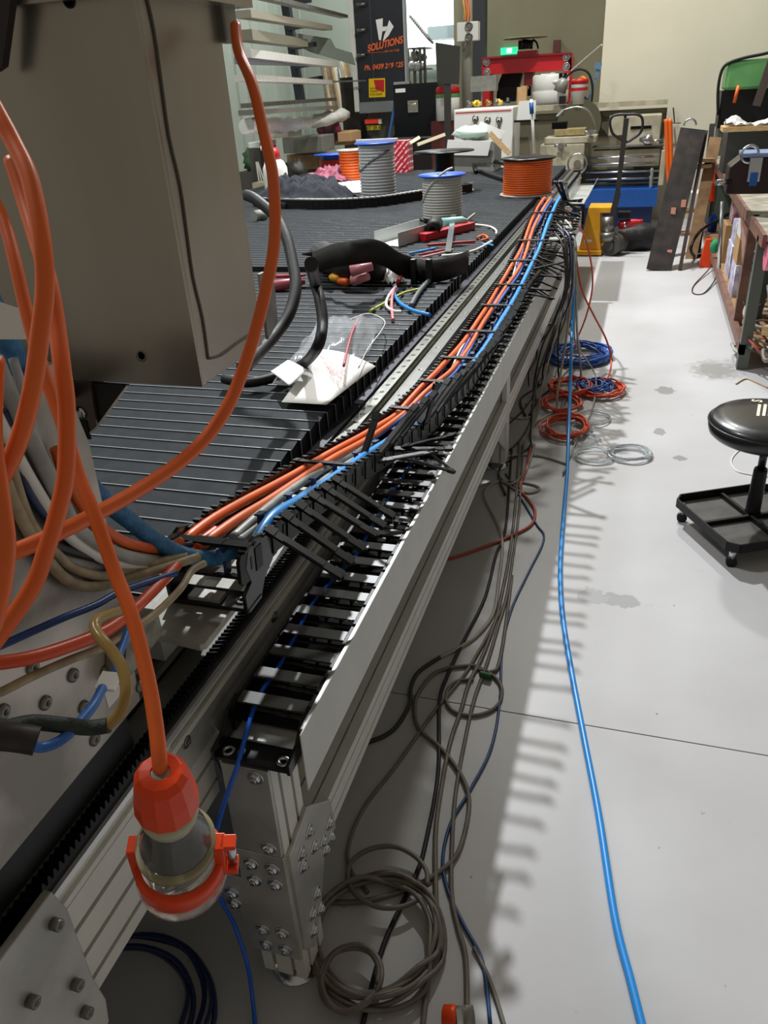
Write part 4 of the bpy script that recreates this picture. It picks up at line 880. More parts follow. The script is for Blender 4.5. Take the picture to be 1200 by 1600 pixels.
lbox('headstock',975,178,1035,228,9.75,.3,CREAMP,.012)
lbox('head_slot',985,196,1018,202,9.74,.02,RACK)
O('chuck',MB().lathe([(.02,-.06),(.03,-.02),(.06,0),(.065,.07),(.03,.08)],LQ(1008,218,9.65),X_,18),STEEL,la); O('spindle',MB().cyl(LQ(1015,220,9.65),LQ(1036,219,9.65),.012,10),STEEL,la)
O('handwheel',MB().tube([LQ(902,256,9.42)+V((math.cos(a)*.10,0,math.sin(a)*.10)) for a in [2*PI*k/18 for k in range(18)]],.011,8,3,True).cyl(LQ(902,256,9.4),LQ(902,256,9.5),.04,14),STEEL,la)
for q in((876,228),(923,207)): O('crank_handle',MB().cyl(LQ(q[0]-10,q[1],9.44),LQ(q[0]+10,q[1]-1,9.44),.014,10).cyl(LQ(q[0],q[1],9.42),LQ(q[0],q[1],9.52),.03,12),STEEL,la)
O('chrome_lever',MB().cyl(LQ(870,182,9.6),LQ(880,172,9.6),.014,8).tube([LQ(880,172,9.6),LQ(900,167,9.6),LQ(918,172,9.6),LQ(928,190,9.6),LQ(930,205,9.6)],.008,8,4),STEEL,la)
O('chuck_guard',MB().lathe([(.0,0),(.24,0),(.24,.012)],LQ(905,192,9.9),V((0,-1,0)),28),M('smoky_guard','6e6a58',.3,0,trans=.4),la)
O('drip_cover',MB().box((LQ(952,190,9.9).x,9.9,LQ(952,190,9.9).z-.14),(LQ(975,180,9.9).x,9.95,LQ(975,180,9.9).z)),CREAMP,la)
# work lamp on lathe
wlp=T('work_lamp','gooseneck work lamp with grey shade on top of the lathe','lamp',LQ(925,165,9.9))
O('gooseneck',MB().tube([LQ(922,172,9.9),LQ(926,140,9.9),LQ(920,115,9.9),LQ(905,108,9.9),LQ(890,115,9.9),LQ(880,128,9.9)],.012,8,5),RUB,wlp)
O('lamp_shade',MB().lathe([(.03,0),(.06,.03),(.07,.14)],LQ(882,122,9.9),LQ(874,145,9.9)-LQ(882,122,9.9),18),M('grey_shade','8c8b84',.4,.3),wlp)
O('lamp_arm',MB().cyl(LQ(897,137,9.9),LQ(924,162,9.9),.012,8).box((LQ(874,163,9.9).x,9.85,LQ(874,163,9.9).z),(LQ(884,150,9.9).x,9.95,LQ(884,150,9.9).z)),RUB,wlp)
# orange hoses hung beside lathe
for i,(x0,lb) in enumerate(((1041,'left'),(1047,'right'))):
    cable('orange_hose',f'{lb} strand of the orange hose hung at the lathe end',[LQ(x0,186,9.5),LQ(x0+1,220,9.5),LQ(x0+2,260,9.5),LQ(x0+5,300,9.5),LQ(x0+2,330,9.5)],.022,ORG,8,5,'hose')
O('wall_tap',MB().cyl(ay(1052,168,10.3),ay(1054,192,10.3),.008,8).cyl(ay(1045,192,10.3),ay(1064,192,10.3),.008,8),STEELD,label='thin steel rod cross on the cream wall right of the lathe',cat='rod')
# white cabinet with dials
cab=T('control_cabinet','white cabinet front with two dial valves left of the lathe','cabinet',(-1.7,9.4,0))
a=ay(709,172,9.3); b=ay(799,300,9.3); ztop=a.z
boxp('cabinet_body',(a.x,9.3,0),(b.x-.0,9.85,ztop),WHITEP,cab,.01); boxp('red_line',(a.x+.02,9.296,ztop-.035),(b.x-.02,9.3,ztop-.025),RED,cab)
for q in((762,187),(780,187),(743,185)):
    p=ay(q[0],q[1],9.3); k_=O('dial',MB().lathe([(.035,0),(.035,.015),(.025,.02)],p,V((0,-1,0)),20),STEELD,cab); O('knob',MB().lathe([(.018,.02),(.018,.04)],p,V((0,-1,0)),12),WHITEP,k_)
    O('lever',MB().bar(p+V((0,-.03,0)),p+V((0,-.03,-.09)),.02,.02,Y_),STEELD,k_)
O('port',MB().lathe([(.012,0),(.012,.004)],ay(786,208,9.3),V((0,-1,0)),12),RACK,cab)
for q,c_,lb in(((735,160),'6c6a60','grey lump of scrap metal'),((740,164),'c8a030','yellow spring clamp'),((750,162),'c8a83c','brass coloured fitting'),((765,164),'8d6f3a','small bronze casting'),((775,160),'55534c','dark steel vee block'),((783,158),'cfae4a','brass valve standing upright'),((793,160),'2d2c2b','black cone shaped tool')):
    p=ay(q[0],q[1]+8,9.5); p.z=ztop+.03; O('small_part',MB().lathe([(.03,0),(.035,.02),(.02,.03),(.022,.05),(.01,.06)],p+V((0,0,0)),V((q[0]%3-1,.2,1.2)),10),M('part_'+c_,c_,.4,.5),label=lb+' on top of the white cabinet',cat='tool part')
# monitor-like grey panel on arm, right-hand stand
O('grey_box',MB().box((ay(735,115,9.8).x,9.8,ay(735,144,9.8).z),(ay(775,115,9.8).x,9.95,ay(775,117,9.8).z)).box((ay(750,144,9.8).x,9.86,0),(ay(752,144,9.8).x,9.9,ay(750,143,9.8).z)),M('grey_plastic_case','77776f',.5,0,.2,20),label='grey instrument case propped above the white cabinet',cat='case')
ps=T('paper_stand','white tilted folder holder on a thin metal stand','stand',(-1.2,9.2,0))
a=ay(803,190,9.2); O('tray',MB().box((a.x,9.2,a.z-.01),(a.x+.25,9.4,a.z+.01)),BLK,ps); O('folder',MB().prism([(0,0),(.20,0),(.20,.18),(.02,.18)],(a.x+.02,9.25,a.z+.01),X_,Z_,(0,.02,0)),WHITEP,ps); O('pole',MB().cyl(ay(835,240,9.15),ay(830,155,9.15),.016,10),WHITEP,ps); O('blue_bottle_cap',MB().cyl(ay(831,178,9.12),ay(830,160,9.12),.022,10),BLUE,ps)
# press behind
pr=T('hydraulic_press','red steel workshop press frame with bolted cross beam','press',(-1.5,11.3,0))
def PQ(x,y,Y=11): return ay(x,y,Y)
a=PQ(755,112); b=PQ(893,85); h=.20
mb=MB().add([PQ(755,117),PQ(893,109),PQ(893,83),PQ(755,92),PQ(755,117)+V((0,.3,0)),PQ(893,109)+V((0,.3,0)),PQ(893,83)+V((0,.3,0)),PQ(755,92)+V((0,.3,0))],[(0,1,2,3),(7,6,5,4),(0,4,5,1),(1,5,6,2),(2,6,7,3),(3,7,4,0)]); cbm=O('cross_beam',mb,RED,pr)
O('beam_lip',MB().bar(PQ(755,91,10.98),PQ(893,83,10.98),.04,.02),M('dark_red_lip','8a1018',.4),pr)
for q in((760,97),(761,113),(885,89),(885,104)): O('bolt',boltmb(PQ(*q),(0,-1,0),.028,.02),STEEL,cbm)
for x_ in(885,757): O('column',MB().box((PQ(x_-4,112).x,11.0,0),(PQ(x_+8,112).x,11.3,PQ(x_,90).z)),RED,pr)
O('ram',MB().box((PQ(818,115).x,11.05,PQ(818,134).z),(PQ(832,115).x,11.25,PQ(818,110).z)),M('dark_red_ram','701018',.4),pr); O('ram_rod',MB().cyl(PQ(825,134),PQ(825,150),.04,12),RACK,pr)
O('top_block',MB().box((PQ(808,88).x,11.0,PQ(808,89).z),(PQ(838,88).x,11.2,PQ(838,78).z)),RED,pr)
fn=T('pedestal_fan','dark metal tool head with flat brim on top of the press','tool head',PQ(823,80))
O('brim',MB().lathe([(0,.01),(.27,0),(.26,.012),(0,.03)],PQ(821,60),Z_,28),M('olive_brim','6b6650',.5),fn); O('body',MB().cyl(PQ(825,62),PQ(823,76),.07,16).box((PQ(809,66).x,11.05,PQ(809,77).z),(PQ(822,66).x,11.2,PQ(809,63).z)),RACK,fn); O('supply_cable',MB().tube([PQ(832,62),PQ(838,66),PQ(841,76)],.012,6,4),RUB,fn)
O('fire_alarm_box',MB().box((ay(865,60,13.9).x,13.9,ay(865,82,13.9).z),(ay(876,60,13.9).x,13.99,ay(876,62,13.9).z)),M('dark_red_box','5c2c28',.5),label='small dark red box fixed to the olive wall above the press',cat='wall box')
ex=T('exit_sign','lit green and white exit sign on the olive back wall','exit sign',ay(795,78,13.95))
a=ay(782,86,13.9); b=ay(808,73,13.9)
boxp('sign_body',(a.x,13.9,a.z),(b.x,13.99,b.z),M('exit_green_lit','30c890',.4,emit=1.3),ex); boxp('white_panel',(a.x+.10,13.89,a.z+.02),(b.x-.08,13.9,b.z-.015),M('exit_white_lit','f0fff8',.4,emit=2.2),ex)
text('EXIT',V((a.x+.11,13.885,a.z+.03)),X_,Z_,.07,M('exit_letter_green','18a070',.5,emit=.6),ex)
# drum and pails on bench behind lathe
tk=T('air_tank','white shiny drum wrapped in plastic beneath the press beam','drum',PQ(855,165,10.8))
p=PQ(857,140,10.7); O('drum_body',MB().lathe([(.20,0),(.22,.02),(.22,.14),(.215,.15),(.22,.16),(.22,.30),(.2,.32)],(p.x,10.9,PQ(857,163,10.7).z),Z_,28),WHITEP,tk)
blob('plastic_wrap','bright crumpled plastic wrap heaped on the white drum',V((p.x,10.9,PQ(857,128,10.7).z)),.22,.2,.09,M('bright_film','f2f4f4',.2,0,trans=.2),9,'plastic film')
O('drum_lid',MB().cyl((p.x+.17,10.65,PQ(867,124,10.7).z-.05),(p.x+.17,10.65,PQ(867,115,10.7).z),.05,14),RACK,tk)
pl_=T('paint_pail','white pail with red lid beside the lathe lamp','pail',LQ(904,165,10.0))
a=LQ(904,163,9.95); O('pail_body',MB().lathe([(.085,0),(.092,.19),(.095,.20)],a,Z_,22),WHITEP,pl_); O('red_lid',MB().lathe([(.097,.20),(.098,.24),(.085,.25)],a,Z_,22),RED,pl_); O('red_band',MB().lathe([(.0935,.135),(.0945,.165)],a,Z_,22,False),RED,pl_)
O('orange_tape',MB().lathe([(.025,-.02),(.055,-.02),(.055,.02),(.025,.02)],LQ(909,128,9.95),V((.3,-1,.2)),20,False),M('orange_tape_m','f08a18',.5),label='orange tape roll standing on the red pail lid',cat='tape roll')
O('blue_spray_gun',MB().bar(LQ(931,122,9.98),LQ(935,108,9.98),.04,.03,Y_).bar(LQ(933,108,9.98),LQ(936,98,9.98),.07,.05,Y_).bar(LQ(917,165,9.98),LQ(931,122,9.98),.02,.02,Y_),M('steel_blue_tool','5d7fa0',.4,.2),label='steel blue tool leaning against the cream wall corner',cat='tool')
O('light_conduit',MB().cyl(ay(893,110,10.9),ay(940,70,10.39),.01,8),ALU,label='thin pale pipe slanting past the cream wall corner',cat='pipe')
O('dark_stand',MB().prism([(0,0),(.25,0),(.35,.36),(.1,.38),(.02,.2)],PQ(775,160,11.35),X_,Z_,(0,.1,0)),BLK,label='black cloth covered stand beneath the left end of the press',cat='stand')
O('tan_bundle',MB().cyl((PQ(812,163,10.8).x,10.8,0),PQ(814,136,10.8),.05,12).cyl((PQ(818,163,10.8).x,10.8,0),PQ(819,134,10.8),.04,12),CARD,label='tan cardboard rolls standing under the press ram',cat='rolls')
# switch box on column
sw=T('switch_box','white power outlet box on the pale pipe column','outlet box',ay(730,50,11.5))
a=ay(715,66,11.5); b=ay(748,33,11.5)
O('conduit',MB().cyl((ay(728,50,11.6).x,11.66,.6),(ay(728,50,11.6).x,11.66,5),.07,14),M('pale_pipe','a8ab9c',.5),sw)
boxp('box',(a.x,11.45,a.z),(b.x,11.6,b.z),WHITEP,sw,.01)
for q in((733,41),(733,58)): p=ay(q[0],q[1],11.45); O('outlet',MB().lathe([(.05,0),(.05,.02),(.035,.02),(.035,.005)],p,V((0,-1,0)),18),STEELD,sw)
for k,(x_,c_) in enumerate(((725,YEL),(729,ORG),(733,ORG))): O('lead',MB().tube([ay(x_,33,11.45),ay(x_+1,18,11.42),ay(x_-1,2,11.45),ay(x_,-15,11.5)],.012,6,4),c_,sw)
O('lead',MB().tube([ay(728,66,11.45),ay(726,74,11.42),ay(724,80,11.45)],.01,6,4),GREYC,sw)
# ================================================================ TRUCK BODY with lettering
tk2=T('truck_body','black truck body side with orange lettering and white hinged frame','truck',(-3.7,12.5,.9))
def TQ(x,y,Y=12.0): return ay(x,y,Y)
BLKT=M('navy_black_panel','24252d',.35,0,.1,4)
aL=TQ(562,165); aR=TQ(637,165); zb_=TQ(565,160).z
boxp('door_panel',(aL.x,12.0,zb_),(TQ(634,120).x,12.08,4.2),BLKT,tk2)
boxp('door_frame',(aL.x-.07,11.96,zb_-.12),(aL.x,12.1,4.2),WHITEP,tk2,.01)
boxp('frame_rail',(aL.x,11.97,zb_-.14),(aR.x,12.1,zb_),M('grey_rail','8a8c8e',.4,.4),tk2)
boxp('side_edge',(TQ(633.5,120).x,11.98,zb_),(TQ(636,120).x,12.1,4.2),M('silver_edge','b8c0c4',.35,.5),tk2)
for yy in(8,48,87): 
    p=TQ(560,yy); O('hinge',MB().cyl((p.x,11.93,p.z),(p.x+.12,11.95,p.z-.0),.022,10),STEELD,tk2)
boxp('panel_seam',(TQ(580,60).x,11.996,zb_),(TQ(581,60).x,12,4.2),M('seam_grey','4a4b55',.4),tk2)
Yt=11.992
def tpoly(pts,mat,parent=tk2,name='emblem',Y=Yt): 
    P_=[ay(x,y,Y) for x,y in pts]; mb=MB(); n=len(P_); mb.add(P_+[p+V((0,.006,0)) for p in P_],[list(range(n)),list(range(2*n-1,n-1,-1))]+[(i,i+n,(i+1)%n+n,(i+1)%n) for i in range(n)]); return O(name,mb,mat,parent)
WL=M('white_lettering','f4f4f4',.5); OL=M('orange_lettering','ee6a34',.5)
for pts in([(587,31),(598,28.5),(597.5,48),(595,63.5),(592,62)],[(597.5,42),(604.5,41),(604,48),(597,49)],[(608,31.5),(615,41.5),(607,56),(598,65),(600,56),(604,45)]): tpoly(pts,WL)
dd=(TQ(627,62)-TQ(575,79)); 
text('SOLUTIONS',TQ(574.5,81,Yt),V((dd.x,0,dd.z*.72)),Z_,.118,OL,tk2,shear=.15,bold=.004,sx=.82)
O('rule_line',MB().bar(TQ(574,83,Yt),TQ(606,81,Yt),.004,.008,Y_),OL,tk2)
text('we can help',TQ(601,81.5,Yt),X_,Z_,.045,OL,tk2,shear=.2,sx=1.0)
text('Ph. 0439 269 625',TQ(569,110,Yt),V((1,0,.02)),Z_,.087,OL,tk2,shear=.25,bold=.0025,sx=.94)
a=TQ(576,153,Yt); b=TQ(602,122,Yt); tpoly([(576.5,152.5),(602,151.5),(601.5,122),(576,123)],M('sticker_yellow','f2c808',.5),name='sticker')
tpoly([(584,125),(600,124.5),(600,143.5),(588,140)],M('sticker_red','c82028',.5),name='sticker_patch',Y=11.985)
for i,(s_,yy) in enumerate((('DO NOT',139.5),('TOUCH',144),('STAY CLEAR',149))): text(s_,TQ(578.5,yy,11.984),X_,Z_,.032,M('sticker_print','4a2a10',.6),tk2,sx=1.0)
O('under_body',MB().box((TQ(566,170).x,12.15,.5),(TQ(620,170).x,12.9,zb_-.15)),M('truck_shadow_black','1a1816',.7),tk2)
tl=O('tail_light',MB().box((TQ(568.5,194).x,12.05,TQ(568,194).z),(TQ(590,194).x,12.14,TQ(590,186).z)),M('tail_red','e0301c',.3,emit=.15),tk2); O('tail_light_clear',MB().box((TQ(590,194).x,12.05,TQ(590,194).z),(TQ(594,194).x,12.14,TQ(594,186).z)),WHITEP,tk2)
npz=TQ(572,204); O('number_plate',MB().box((TQ(571.5,204).x,12.05,TQ(572,204).z),(TQ(593,204).x,12.07,TQ(593,196).z)),M('plate_yellow','c8b820',.4),tk2)
text('XT 39 AF',TQ(572.5,203.2,12.04),X_,Z_,.075,M('plate_black','1c1c10',.5),tk2,sx=.86)
O('spare_disc',MB().lathe([(.24,0),(.24,.04)],TQ(592,195,12.16)+V((.05,.0,0)),V((0,-1,0)),28),M('dull_disc','4a4740',.6),tk2)
# blue strap ladder
O('blue_ladder',MB().bar(ay(616,165,11.9),ay(607,222,11.9),.03,.03,Y_).bar(ay(614,180,11.9),ay(606,222,11.85),.02,.02,Y_),M('faded_blue','3a6cb0',.5),label='blue angled strut leaning left of the black toolbox',cat='strut')
# black tool box panels
bt=T('toolbox_door','tall black steel toolbox with chrome latch and white sticker','toolbox',(-2.95,11,1))
a=ay(617,215,11); b=ay(684,128,11)
boxp('door',(a.x,11,a.z-.0),(b.x,11.35,b.z),M('gloss_black_steel','14161a',.2,.2),bt,.004)
boxp('lid_edge',(a.x+.02,10.98,b.z),(ay(640,128,11).x,11.1,b.z+.03),STEEL,bt); boxp('base_edge',(a.x,10.98,a.z-.02),(b.x,11.1,a.z),STEEL,bt)
boxp('legs_block',(a.x+.05,11.05,0),(b.x-.05,11.3,a.z-.02),M('dark_stand_under','221a18',.7),bt)
p=ay(646,166,11); O('latch',MB().box((p.x-.07,10.97,p.z-.07),(p.x+.07,11.0,p.z+.07)).cyl((p.x-.055,10.96,p.z+.03),(p.x+.055,10.96,p.z+.03),.02,12),M('chrome_latch','d8d4c4',.15,1),bt,.006)
a2=ay(618,145,10.99); b2=ay(633,138,10.99); boxp('white_sticker',(a2.x,10.99,a2.z),(b2.x,11.0,b2.z),WHITE,bt)
O('dark_screen',MB().add([ay(680,66,10.4),ay(718,72,10.4),ay(716,132,10.4),ay(683,130,10.4)]+[ay(680,66,10.4)+V((0,.05,0)),ay(718,72,10.4)+V((0,.05,0)),ay(716,132,10.4)+V((0,.05,0)),ay(683,130,10.4)+V((0,.05,0))],[(3,2,1,0),(4,5,6,7),(0,1,5,4),(1,2,6,5),(2,3,7,6),(3,0,4,7)]).box((ay(698,130,10.4).x-.04,10.41,0),(ay(698,130,10.4).x+.04,10.45,ay(698,128,10.4).z)),M('dark_glass','3a3a36',.25,.1),label='dark rectangular panel standing right of the black toolbox',cat='panel')
# pails near
pa2=T('white_drum','white drum with red and green band beyond the black panel','drum',ay(700,190,10.8)); p=ay(700,188,10.8)
O('drum_body',MB().lathe([(.15,0),(.15,.34)],p,Z_,24),WHITEP,pa2); O('red_band',MB().lathe([(.152,.28),(.152,.36),(.13,.38)],p,Z_,24),RED,pa2); O('green_band',MB().lathe([(.1535,.26),(.1535,.30)],p,Z_,24,False),GREEN,pa2)
boxp('drum_stand',(p.x-.2,10.7,0),(p.x+.2,11.0,p.z-.001),M('dark_red_stand','5a2018',.6),label='dark red stand carrying the white drum',cat='stand')
# racking beyond (grey shelves with rolls)
rk=T('far_shelving','grey shelving with silver rolls in front of the bright doorway','shelving',(-3.4,13.5,0))
def RQ(x,y,Y=13.4): return ay(x,y,Y)
for yy in(108,75): boxp('shelf',(RQ(638,yy).x,13.4,RQ(638,yy).z-.02),(RQ(664,yy).x,13.9,RQ(638,yy).z),STEELD,rk)
for xx in(648,657,664,638): boxp('upright',(RQ(xx,128).x-.02,13.4,0),(RQ(xx,128).x+.02,13.44,RQ(xx,75).z),STEELD,rk)
for q in((643,104),(650,104)): O('roll',MB().lathe([(.02,0),(.065,0),(.065,.3)],RQ(*q,13.35),Y_,18),SILV,rk)
blob('silver_parcel','pale wrapped parcel on the far grey shelf',RQ(648,88,13.6),.13,.12,.07,WHITEP,12,'parcel'); blob('silver_parcel','small silver parcel right on the far grey shelf',RQ(660,90,13.6),.08,.1,.05,SILV,13,'parcel')
rd=random.Random(9)
for i in range(12): 
    q=(640+i*2.4,25+i*3); O('fluorescent_tube',MB().cyl(RQ(q[0],q[1],14.0),RQ(q[0]+10,q[1]+9,14.2),.02,8),SILV,label=('lower ','upper ')[i<6]+'silver tube in the slanting stack before the bright doorway',cat='tube',group='silver tubes before the doorway')
boxp('white_awning',(RQ(668,58,14.5).x,14.5,RQ(668,62,14.5).z),(RQ(712,58,14.5).x,15.38,RQ(668,42,14.5).z),M('pale_blue_white','c8dde0',.5),label='pale blue box unit beneath the bright doorway',cat='box')
# ================================================================ LEFT RACK with bars
rc=T('storage_rack','wall rack with black cantilever arms along the green wall','rack',(-5.7,8.5,0))
def WQ(x,y,X): return ax(x,y,X)
XR=-5.6
def WP(x,y,Y=9.0): return ay(x,y,Y)
YR=10.3
for x_ in(452,):
    O('upright',MB().bar(ay(446,0,YR+.3),ay(470,160,YR+.3),.10,.10,Y_),M('rack_navy','20252f',.5),rc)
for yy,xx in((6,448),(44,452),(75,456),(104,462),(128,466)):
    O('arm',MB().bar(ay(xx,yy,YR+.25),ay(xx+36,yy-6,YR-.25),.05,.05),M('rack_arm_black','1c2026',.5),rc)
def longbar(p,q,w_,h_,mat,label,cat='bar',name='metal_bar'): 
    return O(name,MB().bar(p,q,w_,h_),mat,label=label,cat=cat)
def px2(x1,y1,Y1,x2,y2,Y2): return ay(x1,y1,Y1),ay(x2,y2,Y2)
BARS=[((380,-12,6.2),(538,26,11.6),.10,.035,STEELD,'topmost dull flat bar on the wall rack'),
 ((380,22,6.2),(512,44,10.6),.12,.05,M('tan_steel','9c9684',.5,.3),'second bar from the top on the wall rack, beige box section'),
 ((378,55,6.2),(470,68,9.2),.16,.07,M('tan_steel2','8e8a76',.45,.3),'short thick olive tube on the wall rack'),
 ((378,84,6.2),(520,101,10.6),.14,.06,ALU,'bright aluminium profile on the wall rack, upper of two'),
 ((378,94,6.2),(498,100,10.2),.12,.05,M('mauve_alu','8f8fa0',.4,.5),'mauve grey aluminium profile under the bright one on the rack'),
 ((378,122,6.2),(512,129,10.4),.13,.045,ALU,'long pale aluminium tube, lowest on the wall rack arms'),
 ((385,165,6.5),(520,155,10.2),.10,.035,STEELD,'dark steel flat bar under the rack near the white wrap'),
 ((385,176,6.5),(518,168,10.2),.14,.04,M('tan_steel3','7c7a70',.5,.3),'brown grey box section resting above the white wrap')]
for a,b,w_,h_,m_,lb in BARS: longbar(ay(*a),ay(*b),w_,h_,m_,lb)
O('sheet_metal',MB().prism([(0,0),(.55,-.06),(.62,-.16),(.9,-.22),(.95,-.36),(.2,-.2),(0,-.12)],ay(462,52,10.2),Y_*.8+X_*.5,Z_,(.01,0,0)),M('grey_green_sheet','7b857c',.5,.3),label='grey green sheet offcut lying on the wall rack',cat='sheet')
# white wrapped roll
P_=[ay(385,198,6.6),ay(420,196,7.6),ay(460,194,8.6),ay(500,188,9.6),ay(540,178,10.6)]
mb=MB().tube(P_,.065,14,5); rd=random.Random(2)
for i,v in enumerate(mb.v): mb.v[i]=v+V((0,0,rd.uniform(-.02,.02)))
O('wrapped_roll',mb,M('white_wrap','e6e6e0',.5,0,.1,10),label='long white plastic wrapped roll below the wall rack',cat='roll')
# low machinery shelf
for a,b,c,d,mt_,lb,Yq in ((425,202,449,216,CREAMP,'cream rounded box on the left low shelf',8.6),(443,212,503,240,M('grey_green_cabinet','7e7e74',.5,.2,.2,8),'grey green low cabinet right of the cream box',9.2),(506,205,545,228,CARD,'brown carton behind the blue reel at left',10.4),(528,206,548,222,M('light_carton','b89468',.7),'small pale carton beside the brown carton at left',10.2),(388,222,405,232,SHEET,'grey metal tray under the white wrap far left',7.6),(450,240,500,266,PLYW,'open timber crate under the grey green cabinet',9.4)):
    p=ay(a,d,Yq); q=ay(c,b,Yq); boxp('storage_box',(p.x,Yq,p.z),(q.x,Yq+.4,q.z),mt_,label=lb,cat='box',bevel=.008)
boxp('low_shelf',(-5.9,7.2,.55),(-4.2,11.2,.62),M('shelf_brown','5c5648',.6),label='low brown shelf under the white roll by the green wall',cat='shelf')
blob('motor_casting','dark motor casting on the shelf behind the white bottle',ay(462,268,8.8),.13,.12,.12,M('dirty_casting','4c4a44',.5,.4,.4,20),15,'motor'); blob('green_tank','dark green tank at the left of the low shelf',ay(398,250,8.0),.12,.12,.14,M('dark_green','2c4a2e',.5),16,'tank')
blob('red_black_bag','black bag with a pink tag hanging right of the white wrap',ay(513,200,10.3),.16,.12,.18,M('bag_black_pink','1e1c22',.6,0,.5,9,h2='7a2840'),17,'bag')
# leaning bars in corner
rd=random.Random(8)
for i in range(12):
    x_=500+i*3.6; tp=108-rd.uniform(0,14)-(8 if i>8 else 0); col_=[STEELD,WOOD,ALU,PLYW][i%4]; nm_=['dull steel bar','bare timber batten','pale aluminium bar','brown timber strip'][i%4]
    O('leaning_bar',MB().bar(ay(x_+16,190,12.4),ay(x_+rd.uniform(-3,3),tp,12.9),.05,.03,Y_),col_,label=f'{nm_} leaning in the corner left of the truck body',cat='bar',group=f'{nm_}s leaning in the corner')
boxp('dark_bin',(ay(534,165,12.2).x,12.2,0),(ay(562,165,12.2).x,12.6,ay(540,121,12.2).z),M('rusty_dark_bin','2e241c',.7,0,.4,8),label='rusty dark bin holding the leaning bars beside the truck',cat='bin')
longbar(ay(505,128,11.8),ay(572,126,11.9),.02,.02,STEELD,'thin dark rod reaching across to the truck frame','rod')
for q,Y,lb in(((398,250),8.0,'dark crate under the green tank far left'),((462,268),8.8,'dark crate under the motor casting far left')):
    p=ay(*q,Y); boxp('support_crate',(p.x-.15,Y-.12,0),(p.x+.15,Y+.12,p.z-.10),M('crate_dark','3c372e',.7,0,.2,9),label=lb,cat='crate')
for x_,y_,lb in((405,232,'under the grey metal tray far left'),(500,266,'under the open timber crate at left')):
    Yq=7.6 if x_==405 else 9.4; a_=ay(388 if x_==405 else 450,y_,Yq); b_=ay(x_,y_,Yq); boxp('support_plinth',(a_.x,Yq,0),(b_.x,Yq+.4,a_.z-.001),M('plinth_dark','38342c',.7,0,.2,9),label='dark plinth '+lb,cat='plinth')
mb=MB()
for xx in(-5.85,-4.25):
    for yy in(7.25,11.1): mb.box((xx-.03,yy-.03,0),(xx+.03,yy+.03,.55))
O('shelf_legs',mb,M('shelf_leg_brown','4c463a',.6),bpy.data.objects['low_shelf'])
# ================================================================ THINGS ON THE TABLE
ZT=.8215
def reel(label,base,h,rc_,rf,cabmat,flmat,turns,name='cable_reel',hub=None,top=True,bottom=True,tailm=None,lo=0,hi=1,seed=0):
    r=T(name,label,'cable reel',base); b=V(base)
    O('flange',MB().lathe([(rf,0),(rf,.008),(rf*.9,.010)],b,Z_,36),flmat if bottom is True else bottom,r)
    if top: O('flange',MB().lathe([(rf*.9,h-.010),(rf,h-.008),(rf,h),(rf*.25,h)],b,Z_,36),flmat if top is True else top,r)
    O('hub',MB().lathe([(rc_*.8,.008),(rc_*.8,h-.008)],b,Z_,24,False).lathe([(rc_*.25,h),(rc_*.25,h+.002)],b,Z_,16),hub or BLK,r)
    if turns:
        prof=[]; z0=.01+(h-.02)*lo; z1=.01+(h-.02)*hi; pc_=(z1-z0)/turns
        mb=MB()
        for k in range(turns):
            z=z0+pc_*k
            for j in range(5): prof.append((rc_+pc_*.62*math.sin(PI*j/4)-.003,z+pc_*j/4))
        mb.lathe(prof,b,Z_,36); O('wound_cable',mb,cabmat,r)
    return r
DG=M('dark_grey_reel_cable','c6c8cb',.3); DG2=M('mid_grey_reel_cable','c2c1bb',.3)
def rz(x,y): return az(x,y,ZT)
def hgt(base,y_top,x): 
    d=ay(x,y_top,base.y); return d.z-base.z
b=rz(592,309); r1=reel('left dark grey cable reel with blue flange standing on the covers',b,hgt(b,222,592),.130,.165,DG,BLUF,17,bottom=RACK); 
mb=MB().tube([b+V((math.cos(a)*.136,math.sin(a)*.136,z)) for a,z in((-3.2,.24),(-2.8,.20),(-2.3,.21),(-1.6,.27),(-1.0,.31),(-.5,.34))],.009,8,5); O('loose_turn',mb,M('slate_reel_tail','6c6e72',.35),r1)
O('white_stick',MB().box((b.x-.15,b.y-.03,b.z+hgt(b,222,592)+.001),(b.x+.17,b.y+.02,b.z+hgt(b,222,592)+.022)),WHITEP,label='white plastic stick lying on top of the left blue reel',cat='stick')
b=rz(686,346)+V((0,.1,0)); hh=hgt(b,272,686)
r2=reel('grey cable reel with bright blue flange nearest on the covers',b,hh,.118,.146,DG2,BLUF,15,bottom=RACK)
O('loose_turn',MB().tube([b+V((math.cos(a)*.124,math.sin(a)*.124,z)) for a,z in((-2.95,.10),(-2.6,.12),(-2.1,.19),(-1.6,.25),(-1.1,.29),(-.8,.30))],.007,8,5),DG2,r2)
b=rz(690,302)+V((0,.1,0)); hh=hgt(b,240,690)
r3=reel('empty black cable reel behind the nearest blue reel',b,hh+.02,.10,.235,RUB,RACK,0,hub=RACK,bottom=M('dusty_flange','8c887c',.6))
b=rz(822,305)+V((0,.05,0)); hh=hgt(b,246,822)
r4=reel('bright orange cable reel with black top flange near the rail',b,hh,.172,.20,ORG,RACK,15,bottom=M('pale_flange','9a9086',.6))
b=rz(552,282); reel('mid height orange cable reel with a pale top flange at left',b,hgt(b,233,552),.11,.14,ORG,M('pale_flange2','b8b4a6',.6),10)
b=rz(520,268); reel('small orange cable reel with blue top left of the others',b,hgt(b,240,520),.13,.19,ORGR,BLUF,7,hub=BLUF,hi=.72)
